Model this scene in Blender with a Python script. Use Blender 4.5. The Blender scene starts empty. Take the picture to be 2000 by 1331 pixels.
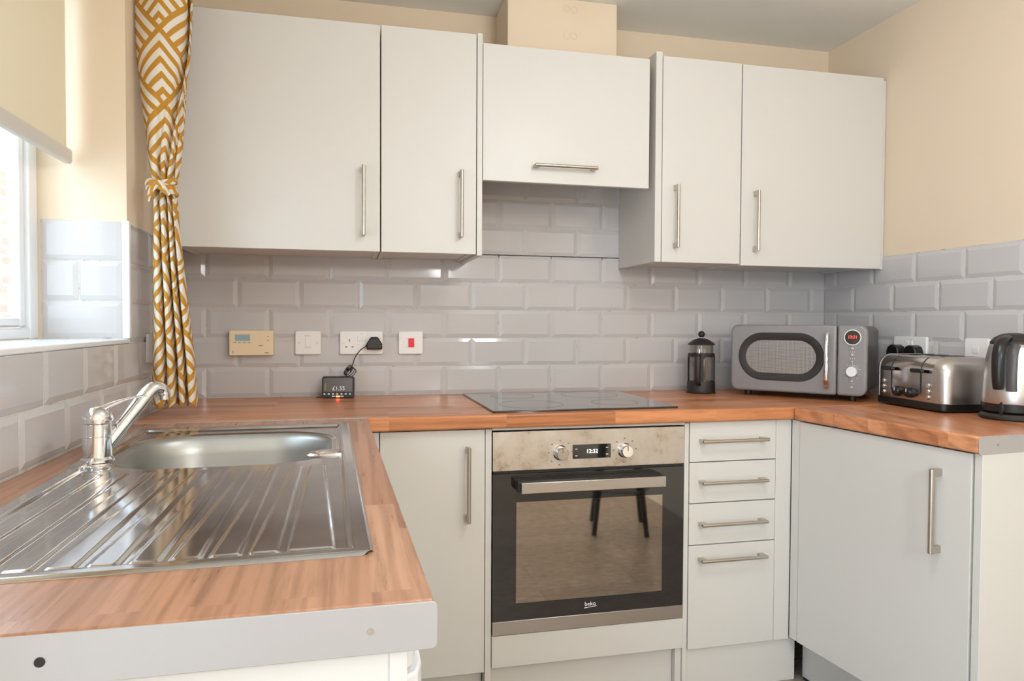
import bpy, bmesh, math, random
from mathutils import Vector, Matrix
random.seed(7)
C = bpy.context.scene.collection
S = bpy.context.scene
PI = math.pi

# ---------------------------------------------------------------- camera
CX, CY, CZ, YAW, PITCH, ROLL, FPX = .5531, -2.5435, 1.1526, .2286, -.0262, .0049, 1368.86
def cam_basis():
    cy, sy, cp, sp, cr, sr = math.cos(YAW), math.sin(YAW), math.cos(PITCH), math.sin(PITCH), math.cos(ROLL), math.sin(ROLL)
    f = Vector((sy*cp, cy*cp, sp)); r0 = Vector((cy, -sy, 0)); u0 = r0.cross(f)
    return cr*r0+sr*u0, -sr*r0+cr*u0, f
r_, u_, f_ = cam_basis()
cd = bpy.data.cameras.new('camera'); cam = bpy.data.objects.new('camera', cd); C.objects.link(cam)
cd.sensor_width = 36; cd.lens = 36*FPX/2000; cd.clip_start = .02
cam.matrix_world = Matrix(((r_.x, u_.x, -f_.x, CX), (r_.y, u_.y, -f_.y, CY), (r_.z, u_.z, -f_.z, CZ), (0, 0, 0, 1)))
S.camera = cam
S.view_settings.view_transform = 'Standard'; S.view_settings.look = 'None'
S.view_settings.gamma = 1; S.view_settings.use_curve_mapping = False
S.view_settings.exposure = 0.30
# ---------------------------------------------------------------- world and daylight
w = bpy.data.worlds.new('sky'); S.world = w; w.use_nodes = True
w.node_tree.nodes['Background'].inputs[0].default_value = (.66, .82, 1, 1)
w.node_tree.nodes['Background'].inputs[1].default_value = 5.8
def area(name, loc, direction, sx, sy, power, color, portal=False):
    l = bpy.data.lights.new(name, 'AREA'); l.shape = 'RECTANGLE'; l.size = sx; l.size_y = sy
    l.energy = power; l.color = color
    if portal: l.cycles.is_portal = True
    o = bpy.data.objects.new(name, l); C.objects.link(o); o.location = loc
    o.rotation_euler = Vector(direction).to_track_quat('-Z', 'Z').to_euler()
    return o
area('window_daylight_portal', (-.24, -1.17, 1.6), (1, 0, 0), 1.2, 1.0, 1, (1, 1, 1), True)
area('added_door_portal', (-.24, -3.5, 1.03), (1, 0, 0), 2.05, 2.0, 1, (1, 1, 1), True)  # portal for the added glazed door behind the camera
sl = bpy.data.lights.new('sun', 'SUN'); sl.energy = 2.0; sl.angle = .01; sl.color = (1, .96, .9)
so_ = bpy.data.objects.new('sun', sl); C.objects.link(so_); so_.rotation_euler = Vector((-1, .2, -1.7)).to_track_quat('-Z', 'Y').to_euler()
def lamp(name, loc, power, color=(.90, .94, 1), r=.11):
    l = bpy.data.lights.new(name, 'POINT'); l.energy = power; l.color = color; l.shadow_soft_size = r
    o = bpy.data.objects.new(name, l); C.objects.link(o); o.location = loc; return o
lamp('fill_bulb', (1.35, -1.55, 1.95), 11.5, (.90, .95, 1))  # added fill lamp above the frame, brightens cabinets and ceiling
lamp('fill_bulb', (1.35, -3.60, 1.72), 45, (.88, .94, 1))  # added fill lamp behind the camera, lifts the whole kitchen

# ---------------------------------------------------------------- materials
def mat(name, col=(.8, .8, .8), rough=.5, metal=0, spec=.5, coat=0, emit=None, estr=0, **k):
    m = bpy.data.materials.new(name); m.use_nodes = True
    b = m.node_tree.nodes['Principled BSDF']
    b.inputs['Base Color'].default_value = (*col, 1); b.inputs['Roughness'].default_value = rough
    b.inputs['Metallic'].default_value = metal; b.inputs['Specular IOR Level'].default_value = spec
    b.inputs['Coat Weight'].default_value = coat; b.inputs['Coat Roughness'].default_value = .05
    if emit: b.inputs['Emission Color'].default_value = (*emit, 1); b.inputs['Emission Strength'].default_value = estr
    for a, v in k.items(): b.inputs[a.replace('_', ' ')].default_value = v
    return m
class NT:
    def __init__(s, m): s.t = m.node_tree; s.b = s.t.nodes['Principled BSDF']
    def n(s, typ, **k):
        o = s.t.nodes.new(typ)
        for a, v in k.items(): setattr(o, a, v)
        return o
    def l(s, a, b): s.t.links.new(a, b)
    def val(s, node, i, v):
        if hasattr(v, 'is_output') or isinstance(v, bpy.types.NodeSocket): s.l(v, node.inputs[i])
        else: node.inputs[i].default_value = v
    def math(s, op, a, b=0, c=0):
        o = s.n('ShaderNodeMath', operation=op); s.val(o, 0, a); s.val(o, 1, b)
        if op in ('MULTIPLY_ADD', 'COMPARE'): s.val(o, 2, c)
        return o.outputs[0]
    def coords(s, kind='Object', scale=(1, 1, 1), rot=(0, 0, 0), loc=(0, 0, 0)):
        tc = s.n('ShaderNodeTexCoord'); mp = s.n('ShaderNodeMapping')
        s.l(tc.outputs[kind], mp.inputs[0]); mp.inputs['Scale'].default_value = scale
        mp.inputs['Rotation'].default_value = rot; mp.inputs['Location'].default_value = loc
        return mp.outputs[0]
    def noise(s, vec, scale, detail=3, rough=.5):
        o = s.n('ShaderNodeTexNoise'); s.l(vec, o.inputs['Vector']); o.inputs['Scale'].default_value = scale
        o.inputs['Detail'].default_value = detail; o.inputs['Roughness'].default_value = rough; return o
    def ramp(s, fac, stops):
        o = s.n('ShaderNodeValToRGB'); s.l(fac, o.inputs[0]); e = o.color_ramp.elements
        while len(e) < len(stops): e.new(.5)
        for i, (p, c) in enumerate(stops): e[i].position = p; e[i].color = (*c, 1)
        return o.outputs[0]
    def mix(s, fac, a, b, blend='MIX'):
        o = s.n('ShaderNodeMix', data_type='RGBA', blend_type=blend)
        s.val(o, 0, fac)
        for i, v in ((6, a), (7, b)):
            if isinstance(v, bpy.types.NodeSocket): s.l(v, o.inputs[i])
            else: o.inputs[i].default_value = (*v, 1)
        return o.outputs[2]
    def bump(s, h, strength, dist=.001):
        o = s.n('ShaderNodeBump'); s.l(h, o.inputs['Height']); o.inputs['Strength'].default_value = strength
        o.inputs['Distance'].default_value = dist; s.l(o.outputs[0], s.b.inputs['Normal'])
M = {}
def plaster(name, col):
    m = mat(name, col, .75, spec=.25); t = NT(m); v = t.coords()
    n = t.noise(v, 60, 4); n2 = t.noise(v, 2.2, 3)
    t.l(t.mix(t.math('MULTIPLY', n2.outputs[0], .18), col, tuple(c*.9 for c in col)), t.b.inputs['Base Color'])
    t.bump(n.outputs[0], .15, .0015); return m
M['wall'] = plaster('cream_emulsion', (.83, .685, .515))
M['ceiling'] = plaster('ceiling_paint', (.90, .885, .84))
M['cab'] = mat('warm_white_laminate', (.70, .67, .62), .38, spec=.4)
t = NT(M['cab']); n = t.noise(t.coords(), 220, 2); t.bump(n.outputs[0], .05, .0004)
M['cab_edge'] = mat('cabinet_edge', (.70, .67, .62), .45)
M['upvc'] = mat('white_upvc', (.86, .87, .88), .25)
M['sill'] = mat('white_sill', (.84, .85, .86), .2)
M['trimw'] = mat('white_tile_trim', (.86, .87, .88), .25)
M['appl'] = mat('white_appliance', (.80, .81, .82), .25)
M['dark'] = mat('dark_gap', (.02, .018, .016), .7)
# tiles
def tile_mat(name, col):
    m = mat(name, col, .10, spec=.45); t = NT(m); v = t.coords()
    n = t.noise(v, 5.5, 2); n2 = t.noise(v, 1.7, 2)
    t.l(t.mix(t.math('MULTIPLY', n2.outputs[0], .5), col, tuple(c*.93 for c in col)), t.b.inputs['Base Color'])
    t.bump(n.outputs[0], .35, .0022); return m
M['tile'] = tile_mat('grey_glazed_tile', (.60, .575, .565))
m = M['grout'] = mat('grout', (.62, .57, .51), .85); t = NT(m); n = t.noise(t.coords(), 26, 5, .7)
t.l(t.ramp(n.outputs[0], [(.30, (.34, .27, .20)), (.42, (.60, .55, .49)), (.7, (.70, .66, .61))]), t.b.inputs['Base Color'])
# worktop: butcher-block laminate, staves along local x of mapping
def wood(name, rot=0, cols=None, stave=(.33, .041), edge=False):
    cols = cols or [(.50, .19, .075), (.74, .30, .125), (.86, .40, .185), (.64, .25, .10)]
    m = mat(name, cols[1], .30, spec=.45); t = NT(m)
    v = t.coords(rot=(0, 0, rot))
    br = t.n('ShaderNodeTexBrick'); t.l(v, br.inputs['Vector'])
    br.inputs['Color1'].default_value = (0, 0, 0, 1); br.inputs['Color2'].default_value = (1, 1, 1, 1)
    br.inputs['Mortar'].default_value = (.5, .5, .5, 1); br.inputs['Scale'].default_value = 1
    br.inputs['Brick Width'].default_value = stave[0]; br.inputs['Row Height'].default_value = stave[1]
    br.inputs['Mortar Size'].default_value = 0.0; br.offset = .37; br.squash = 1
    stv = t.ramp(br.outputs[0], [(0, cols[0]), (.35, cols[1]), (.7, cols[3]), (1, cols[2])])
    # per-stave offset for grain
    mul = t.n('ShaderNodeVectorMath', operation='MULTIPLY_ADD'); t.l(br.outputs[0], mul.inputs[0])
    mul.inputs[1].default_value = (7, 11, 5); t.l(v, mul.inputs[2])
    mp = t.n('ShaderNodeMapping'); t.l(mul.outputs[0], mp.inputs[0]); mp.inputs['Scale'].default_value = (2.6, 34, 34)
    g = t.noise(mp.outputs[0], 2.2, 6, .62)
    wv = t.n('ShaderNodeTexWave', wave_type='RINGS', rings_direction='X')
    mp2 = t.n('ShaderNodeMapping'); t.l(mul.outputs[0], mp2.inputs[0]); mp2.inputs['Scale'].default_value = (.55, 9, 9)
    t.l(mp2.outputs[0], wv.inputs['Vector']); wv.inputs['Scale'].default_value = 1.6; wv.inputs['Distortion'].default_value = 5
    wv.inputs['Detail'].default_value = 3; wv.inputs['Detail Scale'].default_value = 1.3
    c1 = t.mix(.62, stv, t.ramp(g.outputs[0], [(.3, (.50, .44, .40)), (.52, (.95, .95, .95)), (.75, (1.08, 1.08, 1.08))]), 'MULTIPLY')
    c2 = t.mix(.38, c1, t.ramp(wv.outputs[0], [(0, (.5, .42, .36)), (.45, (1, 1, 1)), (1, (1, 1, 1))]), 'MULTIPLY')
    t.l(c2, t.b.inputs['Base Color'])
    rg = t.math('MULTIPLY_ADD', g.outputs[0], .10, .24); t.l(rg, t.b.inputs['Roughness'])
    t.bump(g.outputs[0], .12, .0004)
    return m
M['wood_x'] = wood('block_worktop_back')
M['wood_y'] = wood('block_worktop_left', PI/2, [(.38, .18, .098), (.54, .28, .165), (.66, .37, .225), (.47, .23, .13)])
M['wood_r'] = wood('block_worktop_right', PI/2+.115, [(.50, .19, .08), (.72, .30, .135), (.84, .39, .19), (.62, .24, .11)])
# metals
def brushed(name, col, rough, axis=(1, 1, 60), amt=.12, an=.4):
    m = mat(name, col, rough, 1); t = NT(m); v = t.coords(scale=axis); n = t.noise(v, 12, 3)
    n2 = t.noise(t.coords(), 9, 4)
    t.l(t.math('ADD', t.math('MULTIPLY_ADD', n.outputs[0], amt, rough-amt*.5), t.math('MULTIPLY', n2.outputs[0], .06)), t.b.inputs['Roughness'])
    m.node_tree.nodes['Principled BSDF'].inputs['Anisotropic'].default_value = an
    return m
M['steel'] = brushed('brushed_stainless', (.56, .53, .50), .30, (60, 1, 1))
M['steel_v'] = brushed('brushed_stainless_vertical', (.58, .55, .52), .30, (60, 60, 1))
M['nickel'] = mat('satin_nickel', (.55, .50, .44), .28, 1)
M['knobsteel'] = mat('knob_steel', (.72, .70, .68), .35, .7)
M['chrome'] = mat('chrome', (.80, .80, .81), .06, 1)
M['polished'] = mat('polished_steel', (.72, .68, .65), .15, 1)
m = M['sink'] = mat('sink_stainless', (.62, .62, .62), .12, 1); t = NT(m)
n = t.noise(t.coords(), 7, 5, .65); n2 = t.noise(t.coords(scale=(30, 3, 3)), 20, 3)
t.l(t.math('ADD', t.math('MULTIPLY_ADD', n.outputs[0], .13, .02), t.math('MULTIPLY', n2.outputs[0], .06)), t.b.inputs['Roughness'])
t.l(t.ramp(n.outputs[0], [(.3, (.52, .52, .53)), (.7, (.68, .68, .68))]), t.b.inputs['Base Color'])
M['bowl'] = brushed('bowl_satin', (.40, .40, .375), .36, (1, 1, 40))
m = M['ovensteel'] = mat('oven_panel_steel', (.60, .56, .52), .30, .9); t = NT(m)
n = t.noise(t.coords(), 15, 6, .7); n2 = t.noise(t.coords(), 60, 2)
t.l(t.ramp(n.outputs[0], [(.32, (.42, .34, .26)), (.46, (.60, .55, .50)), (.7, (.66, .64, .61))]), t.b.inputs['Base Color'])
t.l(t.math('MULTIPLY_ADD', n.outputs[0], .25, .2), t.b.inputs['Roughness'])
M['alu'] = mat('aluminium_strip', (.46, .44, .43), .42, .3)
M['black'] = mat('black_plastic', (.012, .011, .011), .3)
M['blackm'] = mat('black_matt_plastic', (.022, .018, .017), .5)
M['blackglass'] = mat('black_glass', (.008, .008, .009), .04, spec=.8, coat=.5)
M['hob'] = mat('hob_glass', (.010, .010, .011), .06, spec=.9, coat=.6)
M['hobmark'] = mat('hob_markings', (.035, .032, .03), .18)
M['grey_enamel'] = mat('grey_enamel', (.25, .235, .235), .28, spec=.6, coat=.3)
M['grey_dark'] = mat('dark_grey_enamel', (.10, .09, .088), .35)
M['white_plastic'] = mat('white_moulded_plastic', (.90, .87, .84), .3)
M['cream_plastic'] = mat('aged_cream_plastic', (.92, .75, .50), .4)
M['lcd'] = mat('lcd_blue', (.32, .50, .56), .25)
M['inkgrey'] = mat('printed_grey', (.25, .2, .17), .6)
M['inkpale'] = mat('printed_pale_grey', (.52, .47, .43), .6)
M['inkwhite'] = mat('printed_white', (.85, .85, .85), .5)
M['red'] = mat('red_rocker', (.85, .012, .02), .3)
M['redled'] = mat('red_led', (.8, .05, .01), .3, emit=(1, .10, .03), estr=9)
M['reddigit'] = mat('red_digits', (.8, .02, .02), .3, emit=(1, .04, .03), estr=3)
M['digit'] = mat('white_digits', (.9, .9, .95), .3, emit=(.9, .95, 1), estr=2.0)
M['screen'] = mat('dim_lcd_screen', (.12, .10, .10), .15, spec=.6)
M['leafgreen'] = mat('green_icon', (.10, .22, .03), .4, emit=(.25, .5, .05), estr=.15)
M['rust'] = mat('rusty_copper', (.42, .16, .05), .4, .5)
M['plinth_grey'] = mat('plinth_grey', (.60, .58, .55), .35, .2)
M['enamel_in'] = mat('oven_enamel', (.16, .14, .125), .35)
m = M['mesh'] = mat('microwave_window_mesh', (.2, .19, .18), .25, spec=.7); t = NT(m)
ck = t.n('ShaderNodeTexBrick'); t.l(t.coords(rot=(PI/2, 0, 0)), ck.inputs['Vector']); ck.offset = 0
for k_, v_ in (('Scale', 1), ('Brick Width', .0042), ('Row Height', .0042), ('Mortar Size', .0008)): ck.inputs[k_].default_value = v_
ck.inputs['Color1'].default_value = ck.inputs['Color2'].default_value = (.42, .39, .36, 1); ck.inputs['Mortar'].default_value = (.15, .135, .125, 1)
t.l(ck.outputs[0], t.b.inputs['Base Color'])
def thin_glass(name, tint, refl, rough=.02):
    m = bpy.data.materials.new(name); m.use_nodes = True; nt = m.node_tree; nt.nodes.clear()
    o = nt.nodes.new('ShaderNodeOutputMaterial'); mx = nt.nodes.new('ShaderNodeMixShader')
    tr = nt.nodes.new('ShaderNodeBsdfTransparent'); gl = nt.nodes.new('ShaderNodeBsdfGlossy')
    tr.inputs[0].default_value = (*tint, 1); gl.inputs['Roughness'].default_value = rough
    fr = nt.nodes.new('ShaderNodeLayerWeight'); fr.inputs[0].default_value = .5
    pw = nt.nodes.new('ShaderNodeMath'); pw.operation = 'POWER'; nt.links.new(fr.outputs['Facing'], pw.inputs[0]); pw.inputs[1].default_value = 4
    ma = nt.nodes.new('ShaderNodeMath'); ma.operation = 'MULTIPLY_ADD'; nt.links.new(pw.outputs[0], ma.inputs[0]); ma.inputs[1].default_value = .8; ma.inputs[2].default_value = refl*.4
    nt.links.new(ma.outputs[0], mx.inputs[0]); nt.links.new(tr.outputs[0], mx.inputs[1])
    nt.links.new(gl.outputs[0], mx.inputs[2]); nt.links.new(mx.outputs[0], o.inputs[0]); return m
M['glass'] = thin_glass('window_glass', (.97, .98, .98), .12)
M['frost'] = thin_glass('frosted_glass', (.45, .45, .45), .12, .3)
M['jar'] = thin_glass('press_glass', (.90, .89, .87), .22)
m = M['ovenglass'] = thin_glass('oven_window_glass', (.55, .50, .45), .12, .03)
nt = m.node_tree; mx = [x for x in nt.nodes if x.type == 'MIX_SHADER'][0]
for l_ in list(mx.inputs[0].links): nt.links.remove(l_)
mx.inputs[0].default_value = .36
for x in nt.nodes:
    if x.type == 'BSDF_GLOSSY': x.inputs[0].default_value = (.95, .86, .76, 1)
# floor vinyl
m = M['floor'] = mat('brown_vinyl_floor', (.3, .22, .16), .35); t = NT(m)
v = t.coords(); br = t.n('ShaderNodeTexBrick'); t.l(v, br.inputs['Vector'])
for k_, v_ in (('Scale', 1), ('Brick Width', .9), ('Row Height', .15), ('Mortar Size', .002)): br.inputs[k_].default_value = v_
br.inputs['Color1'].default_value = (.8, .8, .8, 1); br.inputs['Color2'].default_value = (1, 1, 1, 1); br.inputs['Mortar'].default_value = (.4, .4, .4, 1)
n = t.noise(t.coords(scale=(3, 9, 3)), 6, 6, .65)
t.l(t.mix(.8, t.ramp(n.outputs[0], [(.3, (.20, .155, .12)), (.5, (.36, .29, .235)), (.7, (.50, .43, .37))]), br.outputs[0], 'MULTIPLY'), t.b.inputs['Base Color'])
# brick outside
m = M['brick'] = mat('outdoor_brick', (.5, .3, .2), .9); t = NT(m)
br = t.n('ShaderNodeTexBrick'); t.l(t.coords(rot=(0, PI/2, PI/2)), br.inputs['Vector'])
for k_, v_ in (('Scale', 1), ('Brick Width', .225), ('Row Height', .075), ('Mortar Size', .010)): br.inputs[k_].default_value = v_
br.inputs['Color1'].default_value = (.27, .155, .10, 1); br.inputs['Color2'].default_value = (.33, .21, .145, 1); br.inputs['Mortar'].default_value = (.33, .28, .24, 1)
n = t.noise(t.coords(), 40, 4)
t.l(t.mix(.3, br.outputs[0], t.ramp(n.outputs[0], [(.3, (.5, .5, .5)), (.7, (1, 1, 1))]), 'MULTIPLY'), t.b.inputs['Base Color'])
# blind
m = M['blind'] = mat('cream_blind_fabric', (.92, .83, .64), .8, spec=.1); t = NT(m)
tl = t.n('ShaderNodeBsdfTranslucent'); tl.inputs[0].default_value = (.92, .82, .58, 1)
mx = t.n('ShaderNodeMixShader'); mx.inputs[0].default_value = .12
out = [x for x in t.t.nodes if x.type == 'OUTPUT_MATERIAL'][0]
t.l(t.b.outputs[0], mx.inputs[1]); t.l(tl.outputs[0], mx.inputs[2]); t.l(mx.outputs[0], out.inputs[0])
M['blindbar'] = mat('blind_bottom_bar', (.66, .62, .56), .4)
# curtain chevrons from UV (u = metres along cloth, v = height)
m = M['curtain'] = mat('mustard_chevron_cotton', (.6, .33, .05), .85, spec=.15); t = NT(m)
tc = t.n('ShaderNodeTexCoord'); sp = t.n('ShaderNodeSeparateXYZ'); t.l(tc.outputs['UV'], sp.inputs[0])
p = .19; sU = t.math('ADD', sp.outputs[0], 0.0 - .095); zV = sp.outputs[1]
A = t.math('FRACT', t.math('ADD', t.math('DIVIDE', t.math('ADD', zV, sU), p), 50.0))
B = t.math('FRACT', t.math('ADD', t.math('DIVIDE', t.math('SUBTRACT', zV, sU), p), 50.0))
mxv = t.math('MAXIMUM', A, B); mn = t.math('MINIMUM', A, B)
st = t.math('GREATER_THAN', t.math('FRACT', t.math('MULTIPLY', mxv, 5.0)), .47)
cl = t.math('GREATER_THAN', mn, .10)
t.l(t.mix(t.math('MULTIPLY', st, cl), (.60, .30, .050), (.86, .80, .70)), t.b.inputs['Base Color'])
wn = t.noise(tc.outputs['UV'], 900, 2); t.bump(wn.outputs[0], .2, .0004)
tl = t.n('ShaderNodeBsdfTranslucent'); tl.inputs[0].default_value = (.7, .45, .15, 1)
mx = t.n('ShaderNodeMixShader'); mx.inputs[0].default_value = .12
out = [x for x in t.t.nodes if x.type == 'OUTPUT_MATERIAL'][0]
t.l(t.b.outputs[0], mx.inputs[1]); t.l(tl.outputs[0], mx.inputs[2]); t.l(mx.outputs[0], out.inputs[0])
M['lampshade'] = mat('lamp_glass', (.9, .85, .75), .4)
M['darkwood'] = mat('dark_table_wood', (.05, .03, .02), .4)

# ---------------------------------------------------------------- mesh builder
class MB:
    def __init__(s): s.bm = bmesh.new()
    def _tr(s, vs, mtx):
        if mtx is not None: bmesh.ops.transform(s.bm, matrix=mtx, verts=vs)
    def box(s, x0, x1, y0, y1, z0, z1, mtx=None):
        vs = [s.bm.verts.new((x, y, z)) for x in (x0, x1) for y in (y0, y1) for z in (z0, z1)]
        for f in ((0, 1, 3, 2), (4, 6, 7, 5), (0, 4, 5, 1), (2, 3, 7, 6), (0, 2, 6, 4), (1, 5, 7, 3)):
            s.bm.faces.new([vs[i] for i in f])
        s._tr(vs, mtx); return s
    def prism(s, pts, a, b, axis='z', mtx=None):
        """polygon pts extruded from a to b on an axis; pts are the two other coordinates"""
        def P(p, h): return {'z': (p[0], p[1], h), 'y': (p[0], h, p[1]), 'x': (h, p[0], p[1])}[axis]
        lo = [s.bm.verts.new(P(p, a)) for p in pts]; hi = [s.bm.verts.new(P(p, b)) for p in pts]
        n = len(pts); s.bm.faces.new(lo); s.bm.faces.new(hi[::-1])
        for i in range(n): s.bm.faces.new((lo[i], hi[i], hi[(i+1) % n], lo[(i+1) % n]))
        s._tr(lo+hi, mtx); return s
    def lathe(s, prof, seg=40, mtx=None, a0=0, a1=2*PI):
        full = abs(a1-a0-2*PI) < 1e-6; rings = []; allv = []
        for r, z in prof:
            if r < 1e-6: v = s.bm.verts.new((0, 0, z)); rings.append([v]); allv.append(v); continue
            ring = [s.bm.verts.new((r*math.cos(a0+(a1-a0)*i/seg), r*math.sin(a0+(a1-a0)*i/seg), z)) for i in range(seg if full else seg+1)]
            rings.append(ring); allv += ring
        for A_, B_ in zip(rings, rings[1:]):
            n = max(len(A_), len(B_))
            for i in range(n if full else n-1):
                j = (i+1) % n
                if len(A_) == 1 and len(B_) == 1: continue
                if len(A_) == 1: s.bm.faces.new((A_[0], B_[i], B_[j]))
                elif len(B_) == 1: s.bm.faces.new((A_[i], B_[0], A_[j]))
                else: s.bm.faces.new((A_[i], B_[i], B_[j], A_[j]))
        s._tr(allv, mtx); return s
    def cyl(s, p0, p1, r0, r1=None, seg=24):
        p0, p1 = Vector(p0), Vector(p1); r1 = r0 if r1 is None else r1; d = p1-p0
        q = d.to_track_quat('Z', 'Y').to_matrix().to_4x4(); q.translation = p0
        return s.lathe([(0, 0), (r0, 0), (r1, d.length), (0, d.length)], seg, q)
    def sphere(s, c, r, sc=(1, 1, 1), seg=24):
        m_ = Matrix.Translation(c) @ Matrix.Diagonal((*sc, 1))
        return s.lathe([(r*math.sin(PI*i/12), -r*math.cos(PI*i/12)) for i in range(13)], seg, m_)
    def tube(s, pts, rad, seg=12, sx=1, sy=1, up=(0, 0, 1)):
        pts = [Vector(p) for p in pts]; n = len(pts); rings = []
        if not isinstance(rad, (list, tuple)): rad = [rad]*n
        prev = None
        for i, p in enumerate(pts):
            d = (pts[min(i+1, n-1)]-pts[max(i-1, 0)]).normalized()
            if prev is None:
                a = Vector(up).cross(d)
                if a.length < 1e-3: a = Vector((1, 0, 0)).cross(d)
                a.normalize()
            else: a = (prev-d*prev.dot(d)).normalized()
            prev = a; b = d.cross(a)
            rings.append([s.bm.verts.new(p+rad[i]*(sx*a*math.cos(2*PI*k/seg)+sy*b*math.sin(2*PI*k/seg))) for k in range(seg)])
        for A_, B_ in zip(rings, rings[1:]):
            for k in range(seg): s.bm.faces.new((A_[k], A_[(k+1) % seg], B_[(k+1) % seg], B_[k]))
        s.bm.faces.new(rings[0][::-1]); s.bm.faces.new(rings[-1]); return s
    def quad(s, *ps): s.bm.faces.new([s.bm.verts.new(p) for p in ps]); return s
    def build(s, name, m, parent=None, bevel=0, smooth=True, ang=35, seg=2):
        bmesh.ops.recalc_face_normals(s.bm, faces=s.bm.faces)
        me = bpy.data.meshes.new(name); s.bm.to_mesh(me); s.bm.free()
        me.materials.append(M[m] if isinstance(m, str) else m)
        o = bpy.data.objects.new(name, me); C.objects.link(o)
        if parent: o.parent = parent
        if bevel:
            b = o.modifiers.new('bevel', 'BEVEL'); b.width = bevel; b.segments = seg; b.limit_method = 'ANGLE'; b.angle_limit = math.radians(40)
        if smooth:
            me.shade_smooth() if hasattr(me, 'shade_smooth') else None
            try: me.set_sharp_from_angle(angle=math.radians(ang))
            except Exception: pass
        return o
def rrect(x0, x1, z0, z1, r, n=6):
    out = []
    for cx, cz, a0 in ((x1-r, z0+r, -PI/2), (x1-r, z1-r, 0), (x0+r, z1-r, PI/2), (x0+r, z0+r, PI)):
        out += [(cx+r*math.cos(a0+PI/2*i/n), cz+r*math.sin(a0+PI/2*i/n)) for i in range(n+1)]
    return out
def spline(pts, n=8):
    """Catmull-Rom through points"""
    P = [Vector(p) for p in pts]; P = [2*P[0]-P[1]]+P+[2*P[-1]-P[-2]]; out = []
    for i in range(1, len(P)-2):
        for k in range(n):
            t_ = k/n; a, b, c, d = P[i-1:i+3]
            out.append(.5*((2*b)+(c-a)*t_+(2*a-5*b+4*c-d)*t_*t_+(3*b-a-3*c+d)*t_**3))
    out.append(P[-2]); return out
def text_obj(body, size, name, m, parent, loc, rot=(PI/2, 0, 0), depth=.0004, label=None):
    cu = bpy.data.curves.new(name, 'FONT'); cu.body = body; cu.size = size; cu.align_x = 'CENTER'; cu.align_y = 'CENTER'; cu.extrude = depth
    tmp = bpy.data.objects.new(name+'_tmp', cu); C.objects.link(tmp)
    me = bpy.data.meshes.new_from_object(tmp); bpy.data.objects.remove(tmp)
    me.materials.clear(); me.materials.append(M[m])
    o = bpy.data.objects.new(name, me); C.objects.link(o); o.parent = parent; o.location = loc; o.rotation_euler = rot
    if label: o['label'] = label
    return o
def tag(o, label, cat, group=None):
    o['label'] = label; o['category'] = cat
    if group: o['group'] = group
    return o
def thing(name, label, cat, loc=(0, 0, 0), rz=0, group=None):
    o = bpy.data.objects.new(name, None); C.objects.link(o); o.empty_display_size = .05
    o.location = loc; o.rotation_euler = (0, 0, rz); return tag(o, label, cat, group)
def struct(name, mb, m, bevel=0, parent=None):
    o = mb.build(name, m, parent, bevel)
    if not parent: o['kind'] = 'structure'
    return o

# ================================================================ ROOM SHELL
W, H, ZT = 2.476, 2.27, .89
OY0, OY1, OZ0, OZ1 = -1.77, -.567, 1.105, 2.12        # window opening in the left wall
struct('floor', MB().box(-.05, W+.05, -4.7, .05, -.05, 0), 'floor')
struct('ceiling', MB().box(-.3, W+.1, -4.8, .1, H, H+.06), 'ceiling')
wb = struct('wall_back', MB().box(-.236, W+.2, .0, .12, -.05, H), 'wall')
b = MB()
b.box(-.236, 0, OY1, 0, 0, H).box(-.236, 0, -2.45, OY0, 0, H).box(-.236, 0, -4.7, -4.55, 0, H).box(-.236, 0, -4.55, -2.45, 2.05, H).box(-.236, 0, OY0, OY1, 0, OZ0-.012).box(-.236, 0, OY0, OY1, OZ1, H)
wl = struct('wall_left', b, 'wall')
wr = struct('wall_right', MB().box(W, W+.12, -4.7, 0, 0, H), 'wall')
struct('wall_front', MB().box(-.3, W+.12, -4.82, -4.7, 0, H), 'wall')
b = MB(); b.box(-.23, -.18, -4.55, -4.47, 0, 2.05).box(-.23, -.18, -2.53, -2.45, 0, 2.05).box(-.23, -.18, -3.54, -3.46, .1, 1.97).box(-.23, -.18, -4.47, -2.53, 1.97, 2.05).box(-.23, -.18, -4.47, -2.53, 0, .10)
d = struct('added_door_1', b, 'upvc', .003)  # unseen glazed door added to throw bluish daylight on the right-hand fronts
MB().box(-.21, -.206, -4.47, -2.53, .10, 1.97).build('glass_pane', 'glass', d)
# chimney-like boxing over the hood
b = MB(); b.box(1.078, 1.472, -.20, 0, 2.0, H)
bx = struct('trim_1', b, 'wall', .003)
for zz in (2.145, 2.235):
    k = MB()
    for dx in (-.013, .013):
        k.lathe([(.0085, 0), (.010, .0012), (.0125, .0012), (.014, 0)], 20, Matrix.Translation((1.30+dx, -.2005, zz)) @ Matrix.Rotation(PI/2, 4, 'X'))
    k.build('filled_screw_mark', 'wall', bx)

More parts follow.
